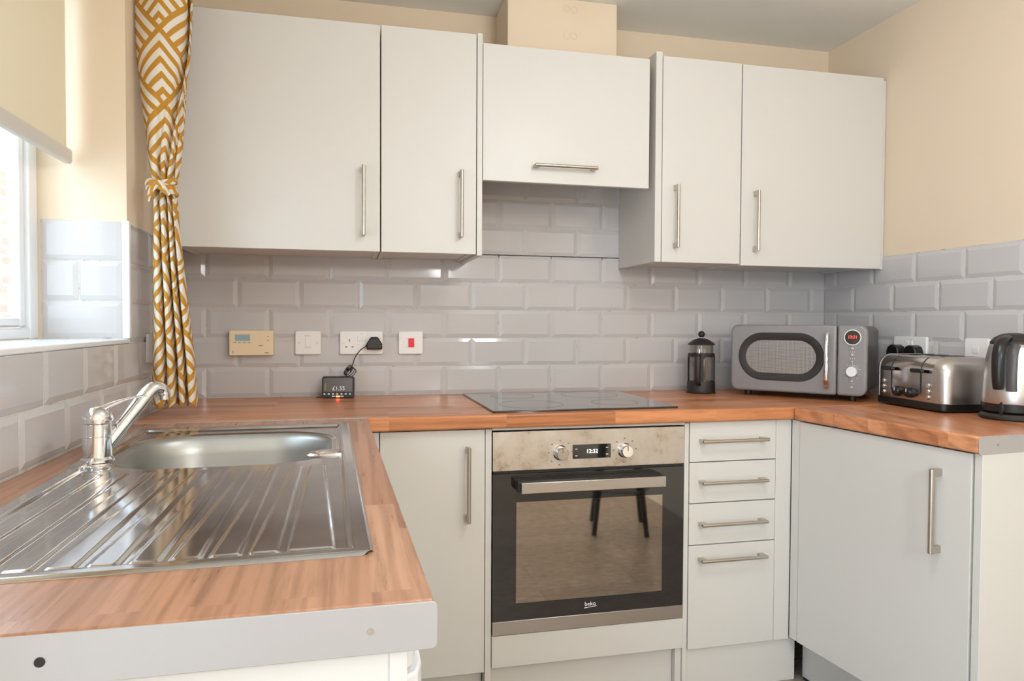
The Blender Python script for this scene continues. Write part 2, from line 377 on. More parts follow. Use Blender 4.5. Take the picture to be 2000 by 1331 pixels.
# ---- bevelled tiles
TH = .102; Z1 = .9924
def tiles(mb, mapf, rowz, joints, a0, a1, zlo, zhi):
    """mapf(a, z, h) -> point; joints(row) -> offset; rows of 202 x 102 modules clipped to the region"""
    for row in range(-1, 8):
        z0, z1 = Z1+TH*row, Z1+TH*(row+1)
        if z1 <= zlo+.004 or z0 >= zhi-.004: continue
        off = joints(row); n0 = math.floor((a0-off)/.202)
        for n in range(n0, n0+60):
            s0, s1 = off+.202*n, off+.202*(n+1)
            if s0 > a1: break
            g = .0012; L, Rr, Bt, Tp = s0+g, s1-g, z0+g, z1-g; ins = [.013]*4
            if L < a0: L = a0; ins[0] = .0005
            if Rr > a1: Rr = a1; ins[1] = .0005
            if Bt < zlo: Bt = zlo; ins[2] = .0005
            if Tp > zhi: Tp = zhi; ins[3] = .0005
            if Rr-L < .006 or Tp-Bt < .004: continue
            if Rr-L < .03: ins[0] = ins[1] = .002
            if Tp-Bt < .03: ins[2] = ins[3] = .002
            e0, e1 = .0018, .0055
            o = [(L, Bt), (Rr, Bt), (Rr, Tp), (L, Tp)]
            i = [(L+ins[0], Bt+ins[2]), (Rr-ins[1], Bt+ins[2]), (Rr-ins[1], Tp-ins[3]), (L+ins[0], Tp-ins[3])]
            b0 = [mb.bm.verts.new(mapf(p[0], p[1], 0)) for p in o]
            ov = [mb.bm.verts.new(mapf(p[0], p[1], e0)) for p in o]
            iv = [mb.bm.verts.new(mapf(p[0], p[1], e1)) for p in i]
            mb.bm.faces.new(iv)
            for k in range(4):
                mb.bm.faces.new((ov[k], ov[(k+1) % 4], iv[(k+1) % 4], iv[k]))
                mb.bm.faces.new((b0[k], b0[(k+1) % 4], ov[(k+1) % 4], ov[k]))
def tile_build(mb, parent):
    return mb.build('tiles', 'tile', parent, .0009, True, 10)
jb = lambda r: .0828 + (0 if r % 2 else .101)
mb = MB(); fb = lambda a, z, h: (a, -h, z)
tiles(mb, fb, None, jb, .002, W-.004, ZT, 1.40)
tiles(mb, fb, None, jb, .95, 1.58, 1.40, 1.72)
tile_build(mb, wb)
MB().box(.001, W-.001, -.0016, .002, ZT-.01, 1.402).box(.949, 1.581, -.0016, .002, 1.39, 1.72).build('grout', 'grout', wb)
jl = lambda r: .379 + (0 if r % 2 else .101)
mb = MB(); fl = lambda a, z, h: (h, -a, z)
tiles(mb, fl, None, jl, .006, 1.9, ZT, OZ0-.012)
tiles(mb, fl, None, jl, .006, .558, OZ0-.012, 1.40)
tile_build(mb, wl)
MB().box(-.002, .0016, -1.9, -.002, ZT-.01, OZ0-.013).box(-.002, .0016, -.564, -.002, OZ0-.02, 1.402).build('grout', 'grout', wl)
jr = lambda r: .1776 + (.101 if r % 2 else 0)
mb = MB(); fr = lambda a, z, h: (W-h, -a, z)
tiles(mb, fr, None, jr, .006, 1.75, ZT, 1.40)
tile_build(mb, wr)
MB().box(W-.0016, W+.002, -1.75, -.002, ZT-.01, 1.402).build('grout', 'grout', wr)
# reveal tiles (side of the window recess, facing the room's near end)
mb = MB()
def rv(x0, x1, z0, z1, i0=.012, i1=.012, j0=.012, j1=.012):
    e0, e1 = .002, .0055; o = [(x0, z0), (x1, z0), (x1, z1), (x0, z1)]; i = [(x0+i0, z0+j0), (x1-i1, z0+j0), (x1-i1, z1-j1), (x0+i0, z1-j1)]
    F = lambda p, h: (p[0], OY1-h, p[1])
    b0 = [mb.bm.verts.new(F(p, 0)) for p in o]; ov = [mb.bm.verts.new(F(p, e0)) for p in o]; iv = [mb.bm.verts.new(F(p, e1)) for p in i]
    mb.bm.faces.new(iv)
    for k in range(4):
        mb.bm.faces.new((ov[k], ov[(k+1) % 4], iv[(k+1) % 4], iv[k])); mb.bm.faces.new((b0[k], b0[(k+1) % 4], ov[(k+1) % 4], ov[k]))
rv(-.193, -.012, 1.305, 1.403); rv(-.193, -.112, 1.203, 1.302); rv(-.109, -.012, 1.203, 1.302, .003); rv(-.193, -.012, 1.108, 1.200)
tile_build(mb, wl)
MB().box(-.196, -.008, OY1-.0016, OY1+.002, 1.100, 1.404).build('grout', 'grout', wl)
# white corner trim of the tiling
struct('trim_2', MB().box(-.011, .007, OY1-.007, OY1+.007, 1.106, 1.406), 'trimw', .002)

# ---- window in the left wall
wf = MB()
X0, X1 = -.232, -.20
wf.box(X0, X1, OY0, OY0+.055, OZ0, OZ1).box(X0, X1, OY1-.055, OY1-.006, OZ0, OZ1)
wf.box(X0, X1, OY0+.055, OY1-.055, OZ0, OZ0+.028).box(X0, X1, OY0+.055, OY1-.055, OZ1-.05, OZ1)
wf.box(X0, X1, -1.19, -1.14, OZ0+.028, OZ1-.05)
win = struct('window_1', wf, 'upvc', .004)
for (ya, yb) in ((OY1-.057, -1.138), (-1.192, OY0+.057)):
    f = MB(); a, c = min(ya, yb), max(ya, yb); z0, z1 = OZ0+.030, OZ1-.052; X = (-.231, -.209)
    f.box(*X, a, a+.028, z0, z1).box(*X, c-.028, c, z0, z1).box(*X, a+.028, c-.028, z0, z0+.022).box(*X, a+.028, c-.028, z1-.022, z1)
    s_ = f.build('window_sash', 'upvc', win, .005)
    MB().box(-.222, -.218, a+.028, c-.028, z0+.022, z1-.022).build('pane', 'glass', s_)
struct('trim_3', MB().box(-.2, .006, OY0, OY1, OZ0-.012, OZ0), 'sill', .003)['label'] = 'white window sill board'
# outdoors: brick wall of the neighbouring house
bw = MB().box(-2.3, -2.05, -2.2, 4.0, -.3, 2.3).build('brick_wall', 'brick'); tag(bw, 'sunlit brick wall outside the kitchen window', 'wall')
gr = MB().box(-5, -.3, -6, 6, -.35, -.3).build('ground', mat('paving', (.45, .42, .38), .9)); gr['kind'] = 'structure'

# ---- roller blind
bl = thing('roller_blind', 'cream roller blind half lowered in the window recess', 'blind', (-.125, -1.19, 1.54))
MB().box(-.0008, .0008, -.575, .588, .032, .53).build('blind_fabric', 'blind', bl)
MB().prism(rrect(-.010, .010, 0, .036, .006, 4), -.585, .600, 'y', None).build('bottom_bar', 'blindbar', bl, .002)
MB().cyl((0, -.585, .548), (0, .598, .548), .018).build('roller_tube', 'upvc', bl)

# ================================================================ WALL CABINETS
def handle(parent, p0, p1, out, name='handle', r=.0055):
    """bar from p0 to p1 (points on the door face), standing off along out"""
    p0, p1, out = Vector(p0), Vector(p1), Vector(out); d = (p1-p0).normalized(); b = MB()
    q = out.to_track_quat('Z', 'Y')
    b.cyl(p0+out*.030, p1+out*.030, r, seg=16)
    sd = d.cross(out.normalized())
    for p, s in ((p0, 1), (p1, -1)):
        vs = []
        for a in (0, 1):
            for c in (-1, 1):
                for e in (0, 1):
                    vs.append(b.bm.verts.new(p+d*s*(a*.018)+sd*c*.0045+out.normalized()*(e*.031)))
        for f in ((0, 1, 3, 2), (4, 6, 7, 5), (0, 4, 5, 1), (2, 3, 7, 6), (0, 2, 6, 4), (1, 5, 7, 3)): b.bm.faces.new([vs[i] for i in f])
    return b.build(name, 'nickel', parent, .0008)
YF = -.33
def carcass(parent, x0, x1, z0, z1, yb=-.006, yf=YF+.02, mtl='cab'):
    b = MB(); th = .016
    b.box(x0, x0+th, yf, yb, z0, z1).box(x1-th, x1, yf, yb, z0, z1).box(x0+th, x1-th, yf, yb, z1-th, z1)
    b.box(x0+th, x1-th, yf, yb, z0+.004, z0+th+.004).box(x0+th, x1-th, yb-.006, yb, z0+th, z1-th)
    return b.build('carcass', mtl, parent, .0008)
def wall_cab(label, x0, x1, z0, z1, hx, hz, group='white wall cabinets'):
    t_ = thing('wall_cabinet', label, 'cabinet', (x0, 0, z0), 0, group)
    carcass(t_, .001, x1-x0-.001, .004, z1-z0-.002)
    d_ = MB().box(.0015, x1-x0-.0015, YF, YF+.018, 0, z1-z0).build('door', 'cab', t_, .0012)
    handle(d_, (hx-x0, YF, hz[0]-z0), (hx-x0, YF, hz[1]-z0), (0, -1, 0))
    return t_
c1 = wall_cab('widest wall cabinet behind the curtain, handle low at its right', .052, .6485, 1.369, 2.064, .597, (1.415, 1.628))
c2 = wall_cab('narrow white wall cabinet left of the hood, handle low at its right', .6495, .950, 1.369, 2.065, .898, (1.419, 1.630))
MB().box(.951-.6495, .968-.6495, YF-.001, -.006, -.004, .700).build('end_panel', 'cab', c2, .001)
# hood housing
ht = thing('hood_cabinet', 'short white flap-door cabinet over the hob with a horizontal handle', 'cabinet', (.970, 0, 1.606))
carcass(ht, .002, .568, .108, .43)
hd = MB().box(0, .570, YF, YF+.018, 0, .434).build('flap_door', 'cab', ht, .0012)
handle(hd, (.165, YF, .052), (.378, YF, .052), (0, -1, 0))
hood = thing('cooker_hood', 'grey cooker hood underside hidden beneath the flap-door cabinet', 'hood', (1.255, -.16, 1.688))
MB().box(-.265, .265, -.135, .15, .004, .022).build('hood_body', 'steel', hood, .002)
MB().box(-.20, .20, -.10, .10, 0, .006).build('filter', 'nickel', hood, .001)
c3 = wall_cab('narrow white wall cabinet right of the hood, handle low at its left', 1.587, 1.8855, 1.360, 2.055, 1.635, (1.408, 1.621))
MB().box(1.562-1.587, 1.5855-1.587, YF-.002, -.006, .0, .707).build('end_panel', 'cab', c3, .001)
c4 = wall_cab('wide white wall cabinet in the right corner, handle low at its left', 1.8865, 2.462, 1.355, 2.053, 1.938, (1.405, 1.615))
MB().box(2.4625-1.8865, 2.4745-1.8865, YF+.004, YF+.022, -.002, .690).build('corner_filler', 'cab', c4, .001)

# ================================================================ BASE CABINETS
YB = -.58
def thing_box(name, label, cat, loc=(0, 0, 0), rz=0, group=None): return thing(name, label, cat, loc, rz, group)
GB = 'white base cabinets'
bc = thing('base_cabinet', 'white base cabinet with one tall door left of the oven', 'cabinet', (.604, 0, 0), 0, GB)
MB().box(.0, .0295, YB, YB+.018, .140, .845).build('corner_filler', 'cab', bc, .001)
MB().box(.032, .328, YB+.02, -.01, .14, .845).build('carcass', 'cab_edge', bc)
d_ = MB().box(.032, .328, YB, YB+.018, .140, .845).build('door', 'cab', bc, .0012)
handle(d_, (.277, YB, .585), (.277, YB, .798), (0, -1, 0), r=.006)
MB().box(.0, .328, YB+.045, YB+.062, 0, .138).build('plinth', 'cab_edge', bc, .001)
# oven housing
oh = thing('oven_housing', 'white cabinet around the built-in oven with filler strip below', 'cabinet', (.934, 0, 0), 0, GB)
MB().box(0, .018, YB+.001, -.01, 0, .845).build('side_panel', 'cab', oh, .001)
MB().box(.621, .636, YB+.001, -.01, 0, .845).build('side_panel', 'cab', oh, .001)
MB().box(.0195, .6195, YB-.003, YB+.016, .150, .243).build('filler_panel', 'cab', oh, .001)
MB().box(.019, .62, YB+.0, -.01, .841, .849).build('top_rail', 'plinth_grey', oh)
MB().box(.018, .60, YB+.03, YB+.046, 0, .150).build('plinth', 'cab', oh, .001)
MB().box(.600, .6205, YB+.008, YB+.03, 0, .150).build('plinth_end', 'cab', oh, .001)
# drawer unit
dr = thing('drawer_cabinet', 'white four-drawer base cabinet right of the oven', 'cabinet', (1.571, 0, 0), 0, GB)
MB().box(0, .299, YB+.02, -.01, .14, .845).build('carcass', 'cab_edge', dr)
for z0, z1, hz in ((.7245, .8475, .791), (.5965, .7215, .663), (.4665, .5935, .534), (.1405, .4635, .423)):
    dd = MB().box(.0015, .2985, YB, YB+.018, z0, z1).build('drawer', 'cab', dr, .0012)
    handle(dd, (.032, YB, hz), (.256, YB, hz), (0, -1, 0))
MB().box(.3, .355, YB+.001, YB+.018, .140, .8475).build('corner_filler', 'cab', dr, .001)
MB().box(-.001, .386, YB+.012, YB+.028, 0, .1385).build('plinth', 'cab', dr, .001)
# peninsula cabinet (slightly off square)
RA = math.radians(6.6)
pc = thing('base_cabinet', 'white base cabinet with one wide door under the short right worktop', 'cabinet', (1.925, -.5835, 0), -PI/2+RA, GB)
# local x runs along the front towards the camera, local y (+) into the cabinet... front face at y=0
MB().box(0, .033, 0, .018, .148, .8475).build('corner_filler', 'cab', pc, .001)
d_ = MB().box(.036, .600, -.002, .016, .148, .8455).build('door', 'cab', pc, .0012)
handle(d_, (.520, -.002, .585), (.520, -.002, .795), (0, -1, 0), r=.007)
MB().box(.036, .604, .022, .44, .15, .845).build('carcass', 'cab_edge', pc)
MB().box(.0, .604, .055, .071, .012, .146).build('plinth', 'plinth_grey', pc, .001)
MB().box(.0, .604, .060, .08, .0, .012).build('plinth_seal', 'dark', pc)
MB().box(.6055, .625, .0, .41, 0, .8475).build('end_panel', 'cab', pc, .001)
# left run: cabinet under the sink and white appliance at its end
lc = thing('base_cabinet', 'white sink base cabinet under the left worktop beside the room side', 'cabinet', (0, -.64, 0), 0, GB)
MB().box(.02, .56, -.60, -.584, .14, .845).box(.02, .56, -.016, 0, .14, .845).box(.02, .56, -.584, -.016, .14, .156).box(.02, .028, -.584, -.016, .156, .845).build('carcass', 'cab_edge', lc)
for k in range(2):
    d_ = MB().box(.562, .58, -.298-.30*k, -.002-.30*k, .14, .845).build('door', 'cab', lc, .0012)
    yy = -.05-.30*k-(.2 if k == 0 else 0)
    handle(d_, (.58, yy, .58), (.58, yy, .79), (1, 0, 0))
MB().box(.50, .516, -.60, 0, 0, .138).build('plinth', 'cab_edge', lc)
ap = thing('appliance', 'white appliance with curved front edge under the left worktop end', 'appliance', (0, -1.26, 0))
MB().box(.03, .585, -.585, -.01, .02, .838).build('body', 'appl', ap, .006)
MB().prism([(.585, -.01), (.585, -.592), (.607, -.592), (.620, -.583), (.626, -.56), (.628, -.30), (.626, -.04), (.618, -.015)], .02, .800, 'z').build('front_panel', 'appl', ap, .003)
MB().prism([(.585, -.01), (.585, -.592), (.603, -.592), (.614, -.580), (.619, -.56), (.620, -.30), (.619, -.04), (.612, -.015)], .803, .838, 'z').build('control_strip', 'appl', ap, .003)
for y_ in (-.55, -.05):
    for x_ in (.10, .52): MB().cyl((x_, y_, 0), (x_, y_, .03), .02).build('foot', 'black', ap)
ep = thing('side_panel', 'white panel closing the near end of the left worktop run', 'panel', (0, -1.868, 0))
MB().box(.002, .607, -.009, .009, 0, .8495).build('panel', 'cab', ep, .001)
MB().box(.590, .607, -.012, -.009, 0, .8495).build('edge_strip', 'cab', ep, .0008)

# ================================================================ WORKTOPS
def worktop(label, pts, m, zt=ZT, edge_r=.006):
    mb = MB(); mb.prism(pts, zt-.040, zt, 'z')
    o = mb.build('worktop', m, None, edge_r, seg=3); tag(o, label, 'worktop', 'wood-effect worktops'); return o
worktop('long wood-effect worktop along the back wall under the hob', [(.006, -.0065), (W-.006, -.0065), (W-.006, -.600), (.006, -.605)], 'wood_x')
DX, DY = math.sin(RA), -math.cos(RA); Lr = .606
rx, ry = 1.914+DX*Lr, -.603+DY*Lr
worktop('short wood-effect worktop on the right holding the kettle', [(1.914, -.6065), (W-.006, -.6065), (W-.006, ry+.055), (rx, ry)], 'wood_r')
# left worktop with a hole for the sink bowl is one slab with bowl cut: build as ring of boxes is avoided; bowl hangs in a cut-out
SR = math.radians(1.6); SXO, SYO = .552, -.703                      # sink: far right corner, rotated
def sinkpt(x, y):                                                    # sink-local (x to the left-negative, y towards camera negative)
    c, s = math.cos(SR), math.sin(SR); return (SXO+c*x-s*y, SYO+s*x+c*y)
outer = [(.006, -.6075), (.602, -.6075), (.632, -1.890), (.006, -1.890)]
inner = [sinkpt(-.482, -.010), sinkpt(-.010, -.010), sinkpt(-.010, -1.035), sinkpt(-.482, -1.035)]
mb = MB(); z0, z1 = ZT-.040, ZT
lay = []
for z in (z0, z1): lay.append(([mb.bm.verts.new((*p, z)) for p in outer], [mb.bm.verts.new((*p, z)) for p in inner]))
for o_, i_ in lay:
    order = [3, 2, 1, 0]
    # connect outer (TL,TR,BR,BL) with inner (TL,TR,BR,BL)
    for k in range(4): mb.bm.faces.new((o_[k], o_[(k+1) % 4], i_[(k+1) % 4], i_[k]))
for k in range(4):
    mb.bm.faces.new((lay[0][0][k], lay[0][0][(k+1) % 4], lay[1][0][(k+1) % 4], lay[1][0][k]))
    mb.bm.faces.new((lay[0][1][k], lay[0][1][(k+1) % 4], lay[1][1][(k+1) % 4], lay[1][1][k]))
o = mb.build('worktop', 'wood_y', None, .006, seg=3, ang=30); tag(o, 'wood-effect worktop under the window holding the sink', 'worktop', 'wood-effect worktops')
lt = thing('worktop_end_strip', 'long metal strip capping the near end of the sink worktop', 'strip', (0, -1.8915, ZT), 0, 'worktop end strips')
b = MB(); b.prism(rrect(.006, .634, -.0445, .0005, .006, 5), -.0022, 0, 'y'); b.build('strip', 'alu', lt, .0006)
for x_, m_ in ((.302, 'dark'), (.572, 'chrome')):
    k = MB().cyl((x_, -.0030, -.0225), (x_, -.0020, -.0225), .0034 if m_ == 'chrome' else .0042)
    k.build('screw' if m_ == 'chrome' else 'screw_hole', m_, lt)
rt = thing('worktop_end_strip', 'short metal strip with one screw capping the right worktop', 'strip', (rx-.001, ry-.0005, ZT), math.radians(6.6), 'worktop end strips')
b = MB(); b.prism(rrect(.0, .49, -.0425, .0, .006, 5), -.0022, 0, 'y'); b.build('strip', 'alu', rt, .0006)
MB().cyl((.062, -.0032, -.021), (.062, -.0020, -.021), .0035).build('screw', 'nickel', rt)
# metal joining strip between the back and left worktops
tag(MB().box(.008, .600, -.6073, -.6050, ZT-.001, ZT+.0014).build('joint_strip', 'alu'), 'thin metal strip joining the back and sink worktops', 'strip')

# ================================================================ SINK
sk = thing('sink', 'stainless steel inset sink with ribbed drainer in the left worktop', 'sink', (SXO, SYO, ZT+.0002), SR)
SW, SL = .492, 1.045          # local x from -SW..0, y from -SL..0
BX0, BX1, BY0, BY1 = -.452, -.043, -.470, -.092     # bowl rim
def sd_rr(x, y, x0, x1, y0, y1, r):
    qx = abs(x-(x0+x1)/2)-(x1-x0)/2+r; qy = abs(y-(y0+y1)/2)-(y1-y0)/2+r
    return math.hypot(max(qx, 0), max(qy, 0))+min(max(qx, qy), 0)-r
BR = .125
def sm(a, b, v): v = min(max((v-a)/(b-a), 0), 1); return v*v*(3-2*v)
PADS = [(-.070, .026), (-.122, .015), (-.163, .015), (-.204, .015), (-.245, .015), (-.286, .015), (-.327, .015), (-.368, .015), (-.409, .015), (-.448, .013)]
def sink_h(x, y):
    e = min(x+SW, -x, y+SL, -y)
    h = .0035
    h -= .0035*(1-sm(0, .004, e))                       # rolled outer edge
    h -= .0055*sm(.022, .030, e)                        # recess
    # drainer pads
    if y < -.50:
        yf = min(max((y+.52)/(-.49), 0), 1)
        for cx, hw in PADS:
            w_ = hw*(.45+.55*yf); cxx = cx + (1-yf)*.018*(1 if cx < -.1 else 0)
            y1_ = -.512-.0*cx
            dd = sd_rr(x, y, cxx-w_, cxx+w_, -1.010, y1_, min(.006, w_*.9))
            h += .0022*sm(.0022, -.0022, dd)
    db = sd_rr(x, y, BX0, BX1, BY0, BY1, BR)
    h -= .003*sm(.012, 0, db)
    # tap ledge raised
    tl_ = math.hypot(x-(-.459), y-(-.437)); h += .004*sm(.045, .033, tl_)
    return h
nx, ny = 246, 262
mb = MB(); V = {}
for i in range(nx+1):
    for j in range(ny+1):
        x, y = -SW+SW*i/nx, -SL+SL*j/ny
        V[i, j] = [x, y]
def corner(x, y):      # round the outer corners
    d_ = sd_rr(x, y, -SW, 0, -SL, 0, .018)
    return d_
faces = []
for i in range(nx):
    for j in range(ny):
        cs = [(i, j), (i+1, j), (i+1, j+1), (i, j+1)]
        if all(sd_rr(*V[c], BX0, BX1, BY0, BY1, BR) < 0 for c in cs): continue
        faces.append(cs)
used = {c for f in faces for c in f}; vv = {}
for c in used:
    x, y = V[c]
    d_ = sd_rr(x, y, BX0, BX1, BY0, BY1, BR)
    if d_ < 0:
        for _ in range(4):
            e = 1e-4; gx = (sd_rr(x+e, y, BX0, BX1, BY0, BY1, BR)-sd_rr(x-e, y, BX0, BX1, BY0, BY1, BR))/(2*e)
            gy = (sd_rr(x, y+e, BX0, BX1, BY0, BY1, BR)-sd_rr(x, y-e, BX0, BX1, BY0, BY1, BR))/(2*e)
            d_ = sd_rr(x, y, BX0, BX1, BY0, BY1, BR); x -= gx*d_; y -= gy*d_
    d2 = corner(x, y)
    if d2 > 0:
        cx = max(min(x, -.018), -SW+.018); cy = max(min(y, -.018), -SL+.018); L_ = math.hypot(x-cx, y-cy)
        if L_ > 0: x, y = cx+(x-cx)/L_*.018, cy+(y-cy)/L_*.018
    vv[c] = mb.bm.verts.new((x, y, sink_h(x, y)))
for f in faces: mb.bm.faces.new([vv[c] for c in f])
mb.build('drainer_top', 'sink', sk, ang=60)
# bowl
mb = MB(); rings = []
prof = [(0, -.0049, BR), (.003, -.0075, BR), (.008, -.016, BR), (.014, -.045, BR-.005), (.020, -.09, BR-.01), (.030, -.125, BR-.02), (.050, -.143, BR-.03), (.09, -.148, BR-.06), (.15, -.150, .02)]
for ins, z, r in prof:
    pts = rrect(BX0+ins, BX1-ins, BY0+ins, BY1-ins, max(r-ins*.3, .01), 12)
    rings.append([mb.bm.verts.new((p[0], p[1], z)) for p in pts])
for A_, B_ in zip(rings, rings[1:]):
    n_ = len(A_)
    for k in range(n_): mb.bm.faces.new((A_[k], A_[(k+1) % n_], B_[(k+1) % n_], B_[k]))
mb.bm.faces.new(rings[-1]); mb.build('bowl', 'bowl', sk, ang=60)
# raised outlet on the ledge (overflow / pop-up)
mb = MB(); mb.lathe([(.016, 0), (.020, .004), (.026, .0055), (.031, .004), (.034, 0)], 32, Matrix.Translation((-.052, -.400, -.002)) @ Matrix.Diagonal((1.25, .8, 1, 1)))
mb.build('overflow_ring', 'polished', sk)
# ---- tap
tx, ty = .1015, -1.119
tp = thing('mixer_tap', 'chrome single-lever mixer tap behind the sink bowl', 'tap', (tx, ty, ZT+.0030))
MB().lathe([(0, 0), (.0285, 0), (.0285, .004), (.026, .007), (.0245, .009), (.0245, .012), (.0240, .045), (.0246, .0455), (.0246, .047), (.0240, .0475), (.0240, .069), (.0225, .071), (.0225, .074), (0, .074)], 40).build('body', 'chrome', tp)
sd = Vector((.72, .69, 0)).normalized()
P_ = lambda r, z: tuple(sd*r+Vector((0, 0, z)))
# cap and lever
mb = MB(); mb.lathe([(0, .073), (.0255, .073), (.0262, .078), (.0250, .086), (.0205, .094), (.012, .0995), (0, .1015)], 36)
mb.build('cap', 'chrome', tp)
ld = Vector((.80, .60, 0)).normalized(); Lp = lambda r, z: tuple(ld*r+Vector((0, 0, z)))
lp = spline([Lp(-.006, .088), Lp(.014, .098), Lp(.038, .107), Lp(.062, .112), Lp(.088, .114)], 5)
MB().tube(lp, [.019-.0135*min(1, i/12) for i in range(len(lp))], 16, 1, .45).build('lever', 'chrome', tp)
mb = MB(); mb.cyl(Lp(.0205, .083), Lp(.0268, .083), .0022); mb.build('indicator_dot', 'red', tp)
pts = spline([P_(.010, .022), P_(.040, .056), P_(.075, .096), P_(.098, .121), P_(.110, .127), P_(.122, .124), P_(.128, .114)], 6)
MB().tube(pts, [.0175-.0035*i/(len(pts)-1) for i in range(len(pts))], 20, 1, .82).build('spout', 'chrome', tp)
MB().cyl(P_(.127, .120), P_(.129, .103), .0118).build('aerator', 'polished', tp)

# ================================================================ HOB AND OVEN
hb = thing('hob', 'black glass induction hob set in the back worktop', 'hob', (1.247, -.303, ZT), math.radians(.6))
MB().prism(rrect(-.292, .292, -.262, .258, .004, 3), .0003, .0058, 'z').build('glass_top', 'hob', hb, .001)
mb = MB()
for cx, cy, r in ((-.14, .12, .075), (.14, .12, .10), (-.14, -.12, .10), (.14, -.12, .075)):
    mb.lathe([(r-.0012, .0060), (r, .0061), (r+.0012, .0060)], 60, Matrix.Translation((cx, cy, 0)))
mb.build('zone_rings', 'hobmark', hb)

ov = thing('oven', 'built-in electric oven with steel panel and black glass door', 'oven', (.9545, YB-.004, .2457))
OW = .597                                     # local x 0..OW, z 0..0.591, front face y=0
b = MB(); th = .02                            # cavity box, open to the front
b.box(.03, OW-.03, .055, .50, .055, .055+th).box(.03, OW-.03, .055, .50, .425, .445).box(.03, .05, .055, .50, .055, .445).box(OW-.05, OW-.03, .055, .50, .055, .445).box(.03, OW-.03, .49, .50, .055, .445)
b.build('cavity', 'enamel_in', ov)
MB().box(.002, OW-.002, .012, .05, .4766, .5913).box(.03, OW-.03, .05, .50, .45, .588).build('housing', 'black', ov)
MB().box(0, OW, -.001, .012, .4775, .5913).build('control_panel', 'ovensteel', ov, .001)
MB().box(.002, OW-.002, .002, .02, .4695, .4770).build('vent_slot', 'dark', ov)
# door frame of black glass with window hole
wx0, wx1, wz0, wz1 = .070, .528, .089, .385
dx = MB(); dx.box(.0, wx0, .0, .035, .0400, .4685).box(wx1, OW, .0, .035, .0400, .4685).box(wx0, wx1, .0, .035, .0400, wz0).box(wx0, wx1, .0, .035, wz1, .4685)
do = dx.build('door', 'blackglass', ov)
MB().box(wx0, wx1, .001, .004, wz0, wz1).build('door_window', 'ovenglass', do)
MB().box(.0, OW, -.002, .035, .0, .0395).build('door_bottom_band', 'steel', ov, .001)
hh = MB(); hh.box(.073, .514, -.052, -.042, .421, .452)
hh.build('door_handle', 'steel', do, .0015)
MB().box(.073, .509, -.042, -.0, .446, .456).box(.063, .085, -.042, -.0, .424, .454).box(.496, .514, -.042, 0, .424, .454).build('handle_bracket', 'black', do, .002)
for z_ in (.150, .262, .360):
    rk = MB(); rk.tube([(.052, .075, z_), (OW-.052, .075, z_)], .0022, 8).tube([(.052, .42, z_), (OW-.052, .42, z_)], .0022, 8).tube([(.053, .075, z_), (.053, .42, z_)], .0022, 8).tube([(OW-.053, .075, z_), (OW-.053, .42, z_)], .0022, 8)
    if z_ != .360:
        for i in range(13): rk.tube([(.07+.038*i, .075, z_), (.07+.038*i, .42, z_)], .0014, 6)
    rk.build('rack', 'chrome', ov)
for kx in (.2015, .4025):
    k = MB(); k.lathe([(0, .026), (.0165, .026), (.0185, .023), (.0195, .004), (.0225, .001), (.0225, 0)], 36, Matrix.Translation((kx, -.001, .525)) @ Matrix.Rotation(PI/2, 4, 'X'))
    ko = k.build('knob', 'chrome', ov)
    MB().box(kx-.0012, kx+.0012, -.0285, -.0262, .528, .541).build('pointer', 'inkgrey', ko)
    ti = MB()
    for a in range(7):
        an = math.radians(-40+a*43.3+ (180 if False else 0)); rr = .036
        px, pz = kx+rr*math.cos(an+PI/4), .525+rr*math.sin(an+PI/4)
        ti.box(px-.0026, px+.0026, -.0018, -.0009, pz-.0018, pz+.0018)
    ti.build('dial_marks', 'inkgrey', ov)
MB().box(.239, .358, -.0022, -.0005, .505, .547).build('display', 'blackglass', ov, .0005)
text_obj('12:32', .0165, 'clock_digits', 'digit', ov, (.299, -.0026, .526))
mk = MB()
for (a, c) in ((.250, .534), (.250, .514), (.346, .536), (.346, .516)): mk.box(a-.0035, a+.0035, -.0027, -.0021, c-.0012, c+.0012)
mk.build('display_symbols', 'inkwhite', ov)
lg = text_obj('beko', .0175, 'maker_lettering', 'inkwhite', do, (.2975, -.0006, .0690))
MB().quad((.279, -.0008, .0568), (.318, -.0008, .0610), (.318, -.0008, .0625), (.279, -.0008, .0590)).build('maker_underline', 'inkwhite', do)

# ================================================================ WALL PLATES
def plate(name, label, cat, x0, x1, z0=1.0365, z1=1.118, group='switches and sockets on the back wall'):
    cx = (x0+x1)/2; w_ = (x1-x0)/2; h_ = (z1-z0)/2
    t_ = thing(name, label, cat, (cx, -.0056, (z0+z1)/2), 0, group)
    MB().prism(rrect(-w_, w_, -h_, h_, .006, 4), -.0105, 0, 'y').build('face_plate', 'white_plastic', t_, .0018)
    return t_, w_, h_
def screws(t_, xs, y=-.0108, z=0):
    for x_ in xs: MB().cyl((x_, y, z), (x_, y-.001, z), .0036, seg=14).build('screw', 'nickel', t_)
fs, w_, h_ = plate('fused_switch', 'blank white fused switch plate between the heating control and double socket', 'switch', .372, .458)
screws(fs, (-.030, .030))
MB().box(-.009, .009, -.0125, -.0105, -.012, .020).build('fuse_carrier', 'white_plastic', fs, .0008)
MB().box(-.012, .008, -.0108, -.0104, .024, .0255).box(-.010, .010, -.0108, -.0104, -.018, -.0165).build('printed_marks', 'inkpale', fs)
so, w_, h_ = plate('double_socket', 'white double socket with a black plug in its right side', 'socket', .522, .670)
screws(so, (-.062, .066))
mb = MB(); mb.box(-.0435, -.0395, -.0110, -.0104, .004, .0125).box(-.0555, -.0485, -.0110, -.0104, -.0165, -.0125).box(-.0345, -.0275, -.0110, -.0104, -.0165, -.0125)
mb.build('pin_holes', 'inkgrey', so)
